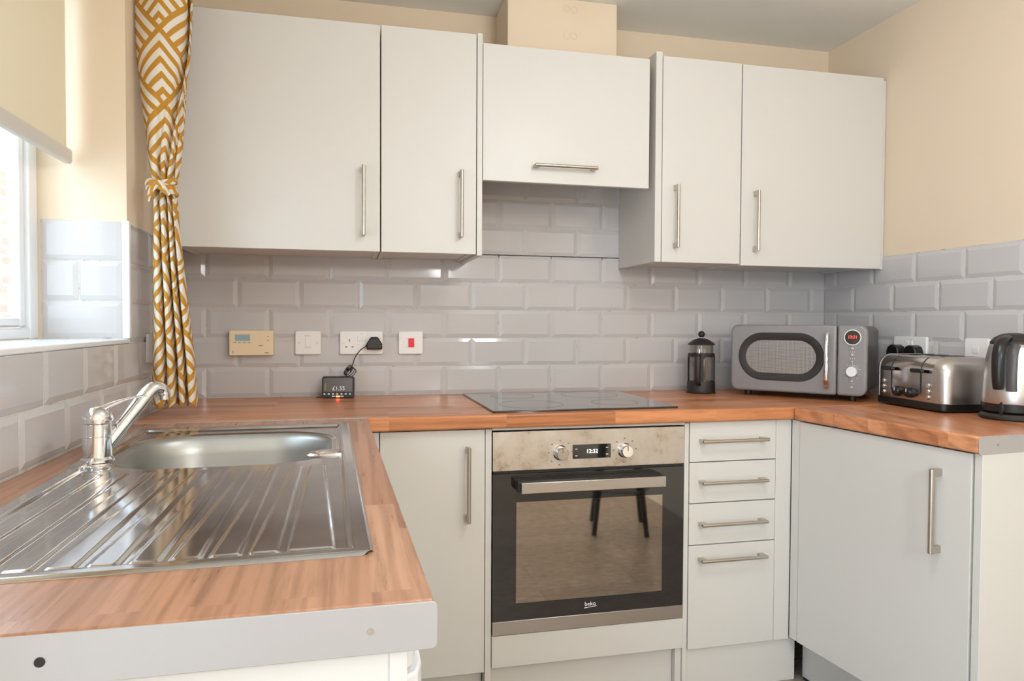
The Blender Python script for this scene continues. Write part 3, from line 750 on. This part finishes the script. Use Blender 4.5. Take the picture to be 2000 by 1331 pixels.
for x_ in (-.007, .010): MB().box(x_-.006, x_+.006, -.0135, -.0105, .006, .027).build('rocker', 'white_plastic', so, .001)
MB().box(-.014, -.010, -.0108, -.0104, -.006, -.004).box(-.002, .004, -.0108, -.0104, .030, .0312).build('printed_marks', 'inkpale', so)
pl = thing('plug', 'black mains plug with thin cable in the double socket', 'plug', (.640, -.0165, 1.072))
MB().prism([(-.027, -.018), (.027, -.018), (.027, .002), (.012, .026), (-.012, .026), (-.027, .002)], -.030, 0, 'y').build('plug_body', 'black', pl, .004)
MB().tube([(-.030, -.018, -.006), (-.020, -.018, -.004)], .005, 10).build('cable_grip', 'black', pl)
cp = spline([(-.028, -.018, -.006), (-.048, -.02, -.020), (-.066, -.022, -.045), (-.076, -.03, -.075), (-.083, -.045, -.095)], 8)
cm = MB(); cm.tube(cp, .0017, 8)
for k in range(4):
    lp = []
    for i in range(25):
        a = 2*PI*i/24; c_ = Vector((-.092+.004*k, -.050+.003*k, -.086-.004*k)); ax = Vector((.55+.08*k, .1, .75)).normalized(); bx_ = Vector((.75, .2*(k-1.5), -.55)).normalized()
        lp.append(c_+ax*.019*math.cos(a)+bx_*(.006+.002*k)*math.sin(a))
    cm.tube(lp, .0015, 6)
cm.tube([(-.094, -.047, -.088), (-.088, -.049, -.082)], .005, 8)
cm.build('cable', 'black', pl)
ck_, w_, h_ = plate('cooker_switch', 'white cooker switch with a red rocker', 'switch', .726, .812)
screws(ck_, (-.031, .031))
MB().box(-.0085, .0115, -.0140, -.0105, -.016, .016).build('rocker', 'red', ck_, .001)
MB().box(-.016, -.009, -.0108, -.0104, .0155, .0165).box(-.016, -.009, -.0108, -.0104, -.0165, -.0155).build('printed_marks', 'inkpale', ck_)
# heating programmer
hp = thing('heating_programmer', 'aged cream heating programmer with a small blue display', 'thermostat', (.231, -.0056, 1.078))
MB().prism(rrect(-.071, .071, -.0425, .0425, .004, 3), -.028, 0, 'y').build('casing', 'cream_plastic', hp, .002)
MB().box(-.052, -.004, -.0286, -.0278, .008, .027).build('display', 'lcd', hp, .0005)
mb = MB(); mb.box(-.0535, -.0025, -.0284, -.0279, .0275, .0290).box(-.0535, -.0025, -.0284, -.0279, .0060, .0075)
mb.build('display_frame', 'inkpale', hp)
mb = MB()
for x_, z_, ww in ((-.052, .001, .010), (-.038, .001, .009), (-.022, .001, .011), (-.008, .001, .009), (.054, .022, .005), (.054, .009, .006), (.030, -.009, .012), (.050, -.034, .014)):
    mb.box(x_-ww/2, x_+ww/2, -.0285, -.0279, z_-.0011, z_+.0011)
mb.box(-.0595, -.0575, -.0285, -.0279, -.036, -.027)
mb.build('printed_marks', 'inkgrey', hp)
# right wall
def rplate(label, y0, y1, z0=1.052, z1=1.107):
    cy, w_ = (y0+y1)/2, (y1-y0)/2
    t_ = thing('wall_socket', label, 'socket', (W-.0056, cy, 1.068), -PI/2, 'plates on the right wall')
    MB().prism(rrect(-w_, w_, -.041, .041, .006, 4), -.0105, 0, 'y').build('face_plate', 'white_plastic', t_, .0018)
    return t_
rp = rplate('double socket on the right wall with two black plugs', -.548, -.402)
for x_ in (-.008, .008): MB().box(x_-.006, x_+.006, -.0135, -.0105, .004, .026).build('rocker', 'white_plastic', rp, .001)
MB().box(-.012, -.004, -.0108, -.0104, .030, .0312).box(.004, .012, -.0108, -.0104, .030, .0312).build('printed_marks', 'inkpale', rp)
rq = rplate('plain white switch plate on the right wall beside the kettle', -.785, -.700)
MB().box(-.010, .010, -.0135, -.0105, -.005, .015).build('rocker', 'white_plastic', rq, .001)
for y_, lb in ((-.433, 'black plug in the right wall socket, the one nearer the corner'), (-.512, 'black plug in the right wall socket, the one nearer the kettle')):
    pg = thing('plug', lb, 'plug', (W-.0165, y_, 1.062), -PI/2, 'plugs behind the toaster')
    MB().prism([(-.027, -.022), (.027, -.022), (.027, -.004), (.020, .012), (.008, .018), (-.008, .018), (-.020, .012), (-.027, -.004)], -.036, 0, 'y').build('plug_body', 'black', pg, .004)
# left wall
lp_ = thing('wall_switch', 'white surface-mounted switch box on the left wall beside the curtain', 'switch', (.0056, -.395, 1.075), PI/2)
MB().prism(rrect(-.034, .034, -.041, .041, .004, 3), -.022, 0, 'y').build('back_box', 'white_plastic', lp_, .002)
MB().prism(rrect(-.035, .035, -.042, .042, .005, 3), -.030, -.0222, 'y').build('face_plate', 'white_plastic', lp_, .0015)

# ================================================================ SMART METER DISPLAY
sm_ = thing('energy_display', 'small black smart meter display with a red light on the worktop', 'display', (.516, -.088, ZT+.0003), math.radians(-6))
rot = Matrix.Rotation(math.radians(-8), 4, 'X')
b = MB(); b.prism(rrect(-.054, .054, .0, .075, .007, 4), 0, .016, 'y', rot); b.build('casing', 'black', sm_, .002)
def q(mb, x0, x1, z0, z1, y=-.0006): mb.box(x0, x1, y, y+.0008, z0, z1, rot); return mb
q(MB(), -.048, .048, .022, .069).build('screen', 'screen', sm_)
mb = MB()
for i in range(7): q(mb, -.045+.0142*i-.003, -.045+.0142*i+.003, .0125, .0165)
for i in (0, 2): q(mb, -.020+.014*i, -.009+.014*i, .0050, .0080)
mb.build('button_icons', 'inkwhite', sm_)
q(MB(), -.006, .006, .0035, .0085, -.0010).build('red_light', 'redled', sm_)
text_obj('£1.55', .019, 'screen_digits', 'inkwhite', sm_, tuple(rot @ Vector((.002, -.0010, .033))), (PI/2+math.radians(-8), 0, 0), .0001)
q(MB(), -.044, -.041, .028, .050, -.0009).build('green_icon', 'leafgreen', sm_)
MB().tube(spline([(-.050, .018, .004), (-.060, .016, .003), (-.072, .008, .0018)], 5), .0016, 8).build('loose_lead', 'black', sm_)
MB().box(-.02, .02, .016, .040, 0, .006).build('stand', 'black', sm_, .001)

# ================================================================ CURTAIN
def unproj_x(u, y, v=400):
    return None
ct = thing('curtain', 'mustard and white chevron curtain tied back beside the window', 'curtain', (0, 0, 0))
# silhouette: (z, left x, right x) read at y = -.47
SIL = [(2.16, .008, .148), (1.98, .008, .143), (1.849, .009, .140), (1.719, .021, .129), (1.588, .035, .116), (1.522, .044, .108), (1.493, .046, .102), (1.475, .044, .104), (1.415, .046, .108), (1.322, .042, .116), (1.188, .043, .128), (1.053, .041, .142), (.925, .038, .150)]
KS = [0, .0475, .095, .150, .190, .225, .265, .310, .350, .395, .44, .49, .54]
TOPP = [(0, -.020), (.22, .012), (.49, .030), (.74, .018), (.90, -.002), (.905, -.03), (.93, -.045), (.985, -.028), (1.0, -.02), (.97, -.04), (.92, -.06), (.88, -.05), (.86, -.07)]
BOTP = [(0, -.020), (.15, .014), (.30, .018), (.36, -.020), (.42, .012), (.55, .014), (.585, -.026), (.66, .004), (.76, .006), (.775, -.034), (.86, -.004), (.985, -.010), (1.0, -.040)]
MIDP = [(0, -.020), (.14, .008), (.28, .010), (.34, -.004), (.42, .010), (.55, .010), (.60, -.010), (.68, .004), (.76, .004), (.80, -.014), (.88, -.004), (.97, -.010), (1.0, -.026)]
def lerp_sil(z):
    for (za, la, ra), (zb, lb_, rb) in zip(SIL, SIL[1:]):
        if z <= za and z >= zb:
            t_ = (za-z)/(za-zb); return la+(lb_-la)*t_, ra+(rb-ra)*t_
    return SIL[-1][1:]
def cprof(z):
    if z > 1.50:
        t_ = sm(1.50, 1.95, z); a, c = MIDP, TOPP
    else:
        t_ = sm(1.50, 1.15, z); a, c = MIDP, BOTP
    return [(p[0]+(q_[0]-p[0])*t_, p[1]+(q_[1]-p[1])*t_) for p, q_ in zip(a, c)]
mb = MB(); uvl = mb.bm.loops.layers.uv.new('uv'); rows = []; NZ = 150
for j in range(NZ+1):
    z = 2.16-(2.16-.925)*j/NZ; l_, rr_ = lerp_sil(z); pr = cprof(z)
    base = [Vector((l_+(rr_-l_)*a, -.520-c, s_)) for (a, c), s_ in zip(pr, KS)]
    sp_ = spline(base, 6); row = []
    arc = .012; last = None
    for p_ in sp_:
        cur = Vector((p_.x, p_.y))
        if last is not None: arc += (cur-last).length
        last = cur
        wob = .0025*math.sin(9*z+40*p_.z)*sm(1.6, 2.0, z) + .002*math.sin(31*z+25*p_.z)*max(0, 1-abs(z-1.52)/.12)
        zz = z + (.006*math.sin(60*p_.z) if j == NZ else 0)
        row.append((mb.bm.verts.new((p_.x+wob, p_.y+wob, zz)), (arc, z)))
    rows.append(row)
for A_, B_ in zip(rows, rows[1:]):
    for k in range(len(A_)-1):
        f = mb.bm.faces.new((A_[k][0], B_[k][0], B_[k+1][0], A_[k+1][0]))
        for lo, src in zip(f.loops, (A_[k], B_[k], B_[k+1], A_[k+1])): lo[uvl].uv = src[1]
cb = mb.build('curtain_panel', 'curtain', ct, ang=80)
sol = cb.modifiers.new('cloth', 'SOLIDIFY'); sol.thickness = .0012
# tie-back: twisted band of the same cloth with a knot and tails
mb = MB(); uvl = mb.bm.loops.layers.uv.new('uv')
def band(path, rx_, ry_, twist=0, seg=14):
    pts = [Vector(p) for p in path]; n = len(pts); rings = []; dist = 0; prev = None
    for i, p in enumerate(pts):
        d = (pts[min(i+1, n-1)]-pts[max(i-1, 0)]).normalized(); a = Vector((0, 0, 1)); a = (a-d*a.dot(d)).normalized() if abs(d.z) < .95 else Vector((1, 0, 0)); b = d.cross(a)
        if i: dist += (p-pts[i-1]).length
        R_ = []
        for k in range(seg):
            an = 2*PI*k/seg; cr = 1+.18*math.cos(3*an+twist*dist*60)
            R_.append((mb.bm.verts.new(p+a*rx_*cr*math.cos(an)+b*ry_*cr*math.sin(an)), (dist+.1, .04*k/seg*2)))
        rings.append(R_)
    for A_, B_ in zip(rings, rings[1:]):
        for k in range(seg):
            f = mb.bm.faces.new((A_[k][0], A_[(k+1) % seg][0], B_[(k+1) % seg][0], B_[k][0]))
            for lo, s_ in zip(f.loops, (A_[k], A_[(k+1) % seg], B_[(k+1) % seg], B_[k])): lo[uvl].uv = s_[1]
ell = [(.074+.034*math.cos(a), -.528+.030*math.sin(a), 1.500-.012*math.cos(a-.4)) for a in [2*PI*i/30 for i in range(31)]]
band(ell, .011, .006, 1)
ell2 = [(.074+.032*math.cos(a), -.528+.031*math.sin(a), 1.509+.010*math.cos(a-.2)) for a in [2*PI*i/30 for i in range(31)]]
band(ell2, .008, .006, 1)
band(spline([(.070, -.561, 1.512), (.081, -.566, 1.504), (.088, -.563, 1.492), (.080, -.566, 1.500)], 5), .008, .008, 1)
band(spline([(.073, -.562, 1.505), (.062, -.566, 1.494), (.053, -.562, 1.478), (.050, -.556, 1.462)], 5), .007, .004, 1)
band(spline([(.080, -.562, 1.500), (.090, -.566, 1.490), (.098, -.558, 1.480)], 5), .007, .005, 1)
mb.build('tieback', 'curtain', ct, ang=60)
cpole = thing('curtain_pole', 'white curtain pole above the window', 'pole', (.085, -1.2, 2.185))
MB().cyl((0, -.95, 0), (0, 1.0, 0), .012).build('pole', 'upvc', cpole)
for y_ in (-.8, .78): MB().box(-.0845, 0, y_-.008, y_+.008, -.010, .010).build('bracket', 'upvc', cpole)

# ================================================================ MICROWAVE
mx, my = 1.92, -.218
ang = math.atan2(-.748, .664)
mw = thing('microwave', 'grey retro microwave with an oval window in the right corner', 'microwave', (mx, my, ZT), ang)
MWW, MWD, MH, FT = .452, .285, .238, .020
Rx = lambda x, y, z: Matrix.Translation((x, y, z)) @ Matrix.Rotation(PI/2, 4, 'X')
MB().prism(rrect(.006, MWW-.006, FT+.004, FT+MH-.004, .022, 6), .030, MWD, 'y').build('body', 'grey_dark', mw, .003)
dof = MB().prism(rrect(0, .3585, FT, FT+MH, .026, 8)[0:0] or ([(.3585, FT), (.3585, FT+MH)] + [(.026+.026*math.cos(a), FT+MH-.026+.026*math.sin(a)) for a in [PI/2+PI/2*i/8 for i in range(9)]] + [(.026+.026*math.cos(a), FT+.026+.026*math.sin(a)) for a in [PI+PI/2*i/8 for i in range(9)]]), .0, .032, 'y').build('door', 'grey_enamel', mw, .008, seg=4)
cpn = MB().prism([(.361, FT+MH), (.361, FT)] + [(MWW-.026+.026*math.cos(a), FT+.026+.026*math.sin(a)) for a in [-PI/2+PI/2*i/8 for i in range(9)]] + [(MWW-.026+.026*math.cos(a), FT+MH-.026+.026*math.sin(a)) for a in [PI/2*i/8 for i in range(9)]], .0, .032, 'y').build('control_panel', 'grey_enamel', mw, .008, seg=4)
def stadium(cx, cz, w_, h_, n=16):
    r = h_/2; a = w_/2-r
    return [(cx+a+r*math.cos(t_), cz+r*math.sin(t_)) for t_ in [-PI/2+PI*i/n for i in range(n+1)]] + [(cx-a+r*math.cos(t_), cz+r*math.sin(t_)) for t_ in [PI/2+PI*i/n for i in range(n+1)]]
scx, scz = .175, FT+.125
mb = MB(); ro = []
for (w1, h1, yy) in ((.293, .171, .0005), (.288, .166, -.0028), (.246, .124, -.0028), (.238, .116, -.0006)):
    ro.append([mb.bm.verts.new((p[0], yy, p[1])) for p in stadium(scx, scz, w1, h1)])
for A_, B_ in zip(ro, ro[1:]):
    n_ = len(A_)
    for k in range(n_): mb.bm.faces.new((A_[k], A_[(k+1) % n_], B_[(k+1) % n_], B_[k]))
mb.build('window_frame', 'blackm', dof)
mb = MB(); A_ = [mb.bm.verts.new((p[0], -.0008, p[1])) for p in stadium(scx, scz, .242, .120)]
mb.bm.faces.new(A_); mb.build('window', 'mesh', dof, smooth=False)
hp_ = spline([(.331, -.002, FT+.212), (.331, -.020, FT+.198), (.331, -.026, FT+.12), (.331, -.020, FT+.040), (.331, -.002, FT+.024)], 6)
MB().tube(hp_, .0068, 14, 1, .8).build('handle', 'chrome', dof)
MB().tube([(.331, -.0245, FT+.052), (.331, -.0205, FT+.040), (.331, -.006, FT+.026)], .0073, 14, 1, .85).build('rusty_end', 'rust', dof)
px = .408
MB().lathe([(0, .002), (.0235, .002), (.0235, 0)], 36, Rx(px, -.0005, FT+.197)).build('display', 'blackglass', cpn)
MB().lathe([(.0235, 0), (.0237, .004), (.0262, .004), (.0265, 0)], 40, Rx(px, -.0005, FT+.197)).build('display_ring', 'inkwhite', cpn)
text_obj('12:31', .0135, 'clock_digits', 'reddigit', cpn, (px, -.0034, FT+.198), depth=.0001)
for z_ in (.160, .138, .115, .052, .032):
    MB().lathe([(0, .006), (.0045, .0058), (.0056, .0035), (.0056, 0)], 20, Rx(px, -.0005, FT+z_)).build('button', 'chrome', cpn)
MB().lathe([(0, .016), (.0165, .016), (.0185, .013), (.0195, 0)], 36, Rx(px, -.0005, FT+.083)).build('knob', 'knobsteel', cpn)
mb = MB()
for i in range(10):
    a = 2*PI*i/10+.3; mb.box(px+.0255*math.cos(a)-.001, px+.0255*math.cos(a)+.001, -.001, -.0002, FT+.083+.0255*math.sin(a)-.001, FT+.083+.0255*math.sin(a)+.001)
for z_ in (.149, .127, .104, .062, .042):
    for dx_ in (-.006, 0, .006): mb.box(px+dx_-.001, px+dx_+.001, -.001, -.0002, FT+z_-.001, FT+z_+.001)
mb.build('panel_marks', 'inkwhite', cpn)
for x_, y_ in ((.05, .05), (MWW-.05, .05), (.05, MWD-.04), (MWW-.05, MWD-.04)):
    MB().lathe([(0, 0), (.012, 0), (.014, FT+.006), (0, FT+.006)], 20, Matrix.Translation((x_, y_, 0))).build('foot', 'black', mw)

# ================================================================ TOASTER
ta = math.atan2(-.29, -.018)
to = thing('toaster', 'steel four-slice toaster between the microwave and the kettle', 'toaster', (2.268, -.548, ZT), ta)
TW, TD, TH_ = .285, .192, .170          # local x along front, +y into the toaster
tpf = [(.0, .026), (.0, .118)] + [(.045-.045*math.cos(a), .118+.046*math.sin(a)) for a in [PI/2*i/8 for i in range(1, 9)]] + [(TD-.045+.045*math.sin(a), .118+.046*math.cos(a)) for a in [PI/2*i/8 for i in range(9)]] + [(TD, .026)]
MB().prism(tpf, .012, TW-.040, 'x').build('shell', 'polished', to, .001)
def endcap(x0, x1, sgn):
    mb = MB(); rings = []; cy = TD/2
    for i, (t_, sc) in enumerate(((0, 1.015), (.25, 1.01), (.5, .985), (.72, .94), (.88, .87), (.97, .78), (1, .70))):
        x = x0+(x1-x0)*t_
        rings.append([mb.bm.verts.new((x, cy+(p[0]-cy)*sc, .026+(p[1]-.026)*(sc if sc < 1 else 1.008))) for p in tpf])
    for A_, B_ in zip(rings, rings[1:]):
        n_ = len(A_)
        for k in range(n_): mb.bm.faces.new((A_[k], A_[(k+1) % n_], B_[(k+1) % n_], B_[k]))
    mb.bm.faces.new(rings[0]); mb.bm.faces.new(rings[-1][::-1]); return mb.build('end_cap', 'steel_v', to, ang=50)
endcap(.012, -.008, -1); endcap(TW-.040, TW+.004, 1)
b = MB(); b.prism(rrect(-.003, TW+.003, -.004, TD+.004, .02, 6), .005, .027, 'z'); b.build('base', 'black', to, .003)
for i in range(4):
    x_ = .038+.060*i if i < 2 else .040+.060*i
    MB().box(x_, x_+.028, .045, TD-.035, .1625, .1648).build('bread_slot', 'dark', to)
for x_ in (.068, .196):
    sl = MB(); sl.tube(spline([(x_, -.0004, .050), (x_, -.0004, .117), (x_, .010, .147), (x_, .026, .160)], 6), .0022, 8, 1, .5); sl.build('lever_slot', 'dark', to)
    lv = MB(); lv.prism(rrect(x_-.024, x_+.024, .114, .127, .005, 4), -.020, -.008, 'y').box(x_-.004, x_+.004, -.010, .0, .116, .124); lv.build('lever', 'black', to, .002)
for x_ in (.105, .157):
    k = MB(); k.lathe([(0, .018), (.013, .018), (.0155, .014), (.0165, 0)], 28, Rx(x_, -.0005, .050)); kk = k.build('knob', 'black', to)
    MB().box(x_-.0012, x_+.0012, -.0198, -.0186, .052, .062).build('pointer', 'inkwhite', kk)
for x_ in (.034, .228):
    for z_ in (.078, .060, .042):
        MB().lathe([(0, .005), (.0055, .005), (.0072, .0025), (.0075, 0)], 20, Rx(x_, -.0005, z_)).build('button', 'chrome', to)
for x_, y_ in ((.03, .03), (TW-.03, .03), (.03, TD-.03), (TW-.03, TD-.03)):
    MB().cyl((x_, y_, 0), (x_, y_, .006), .008).build('foot', 'blackm', to)

# ================================================================ KETTLE
kt = thing('kettle', 'brushed steel jug kettle with a black handle on the right worktop', 'kettle', (2.355, -.962, ZT), 0)
MB().lathe([(0, 0), (.076, 0), (.079, .004), (.079, .010), (.074, .017), (.060, .019), (0, .019)], 48).build('power_base', 'blackm', kt)
MB().lathe([(0, .020), (.070, .020), (.0735, .024), (.0745, .044), (.072, .046), (0, .046)], 48).build('lower_band', 'black', kt)
MB().lathe([(.0735, .045), (.0742, .048), (.0735, .075), (.071, .12), (.0665, .165), (.060, .198), (.0575, .207), (.0555, .209), (0, .209)], 56).build('body', 'steel_v', kt)
MB().lathe([(0, .208), (.0565, .208), (.0560, .215), (.046, .227), (.030, .236), (.012, .239), (0, .239)], 44).build('lid', 'blackm', kt)
hdv = Vector((-.93, -.37, 0)).normalized(); K = lambda r, z: tuple(hdv*r+Vector((0, 0, z)))
hpts = spline([K(.036, .224), K(.062, .222), K(.086, .212), K(.100, .185), K(.104, .150), K(.102, .110), K(.098, .088)], 7)
MB().tube(hpts, [.011+.0025*math.sin(PI*i/(len(hpts)-1)) for i in range(len(hpts))], 18, 1.15, .85).build('handle', 'black', kt)
gp = spline([K(.060, .205), K(.0735, .185), K(.078, .15), K(.080, .11), K(.078, .082)], 6)
MB().tube([tuple(Vector(p)+Vector((.012, -.020, 0))) for p in gp], .011, 16, 1.2, .7).build('handle_grip', 'grey_dark', kt)
MB().lathe([(0, 0), (.010, 0), (.010, .006), (0, .008)], 20, Matrix.Translation((*(hdv*.071).xy, .033)) @ hdv.to_track_quat('Z', 'Y').to_matrix().to_4x4() @ Matrix.Diagonal((.6, 1.8, 1, 1))).build('switch', 'black', kt)
sp2 = -hdv; MB().prism([(-.018, 0), (.018, 0), (0, .030)], 0, .022, 'z', Matrix.Translation((*(sp2*.052).xy, .184)) @ Matrix.Rotation(math.atan2(sp2.y, sp2.x)-PI/2, 4, 'Z')).build('spout', 'steel_v', kt, .003)

# ================================================================ FRENCH PRESS
fp = thing('french_press', 'small black and glass cafetiere left of the microwave', 'coffee press', (1.846, -.135, ZT), 0)
MB().lathe([(0, 0), (.054, 0), (.055, .003), (.052, .005), (.0515, .040), (.050, .044), (.046, .044), (.046, .006), (0, .006)], 40).build('base', 'blackm', fp)
MB().lathe([(0, .008), (.0400, .008), (.0435, .012), (.0435, .178), (.0450, .184), (.0437, .184), (.0420, .178), (.0420, .014), (0, .011)], 40).build('glass_beaker', 'jar', fp)
b = MB(); rg = .047
b.lathe([(rg-.0015, .136), (rg+.002, .136), (rg+.002, .149), (rg-.0015, .149), (rg-.0015, .136)], 40)
for a in (-2.05, -.60, .9, 2.5):
    c_, s_ = math.cos(a), math.sin(a); wv_ = .0085
    b.tube([(c_*rg, s_*rg, .040), (c_*rg, s_*rg, .140)], .0085, 8, 1, .3, up=(c_, s_, 0))
b.build('frame', 'blackm', fp)
ha = math.radians(232); hc = Vector((math.cos(ha), math.sin(ha), 0)); Hh = lambda r, z: tuple(hc*r+Vector((0, 0, z)))
MB().tube(spline([Hh(.047, .142), Hh(.066, .146), Hh(.078, .132), Hh(.080, .090), Hh(.074, .050), Hh(.054, .034)], 6), .0075, 12, 1.3, .7).build('handle', 'blackm', fp)
MB().lathe([(0, .206), (.012, .2055), (.030, .199), (.045, .188), (.050, .182), (.0495, .1805), (.043, .183), (.020, .184), (0, .184)], 40).build('lid', 'blackm', fp)
MB().cyl((0, 0, .04), (0, 0, .212), .0022).build('plunger_rod', 'chrome', fp)
MB().lathe([(0, .034), (.040, .034), (.041, .040), (.030, .043), (0, .044)], 32).build('plunger_filter', 'chrome', fp)
MB().sphere((0, 0, .2205), .0125).build('knob', 'blackm', fp)

# ================================================================ unseen pendant lamps added as fill light, and dining furniture seen only in reflections
for i_, (y_, lb, dz) in enumerate(((-1.55, 'unseen pendant lamp added as fill light, nearer the cooker', .02), (-3.60, 'unseen pendant lamp added as fill light, farther from the cooker', .21))):
    cl_ = thing('added_pendant_lamp', lb, 'lamp', (1.35, y_, H), 0, 'added fill lamps')
    MB().lathe([(0, 0), (.05, 0), (.05, -.02), (0, -.03)], 24).build('ceiling_rose', 'upvc', cl_)
    MB().cyl((0, 0, -.20-dz), (0, 0, -.02), .003).build('cord', 'upvc', cl_)
    MB().lathe([(0, -.20-dz), (.03, -.20-dz), (.035, -.215-dz), (0, -.215-dz)], 24).build('holder', 'upvc', cl_)

# dark stool standing in the room, mirrored in the oven glass
st_ = thing('bar_stool', 'black round stool with splayed legs standing in the room, mirrored in the oven glass', 'stool', (2.02, -2.28, 0), .3)
MB().lathe([(0, .655), (.15, .655), (.165, .665), (.165, .69), (.155, .70), (0, .705)], 36).build('seat', 'blackm', st_, .002)
for k in range(4):
    a = PI/4+PI/2*k
    MB().tube([(.20*math.cos(a), .20*math.sin(a), 0), (.10*math.cos(a), .10*math.sin(a), .66)], [.014, .018], 12).build('leg', 'blackm', st_)
MB().tube([(.165*math.cos(2*PI*i/32), .165*math.sin(2*PI*i/32), .24) for i in range(33)], .007, 8).build('foot_ring', 'nickel', st_)
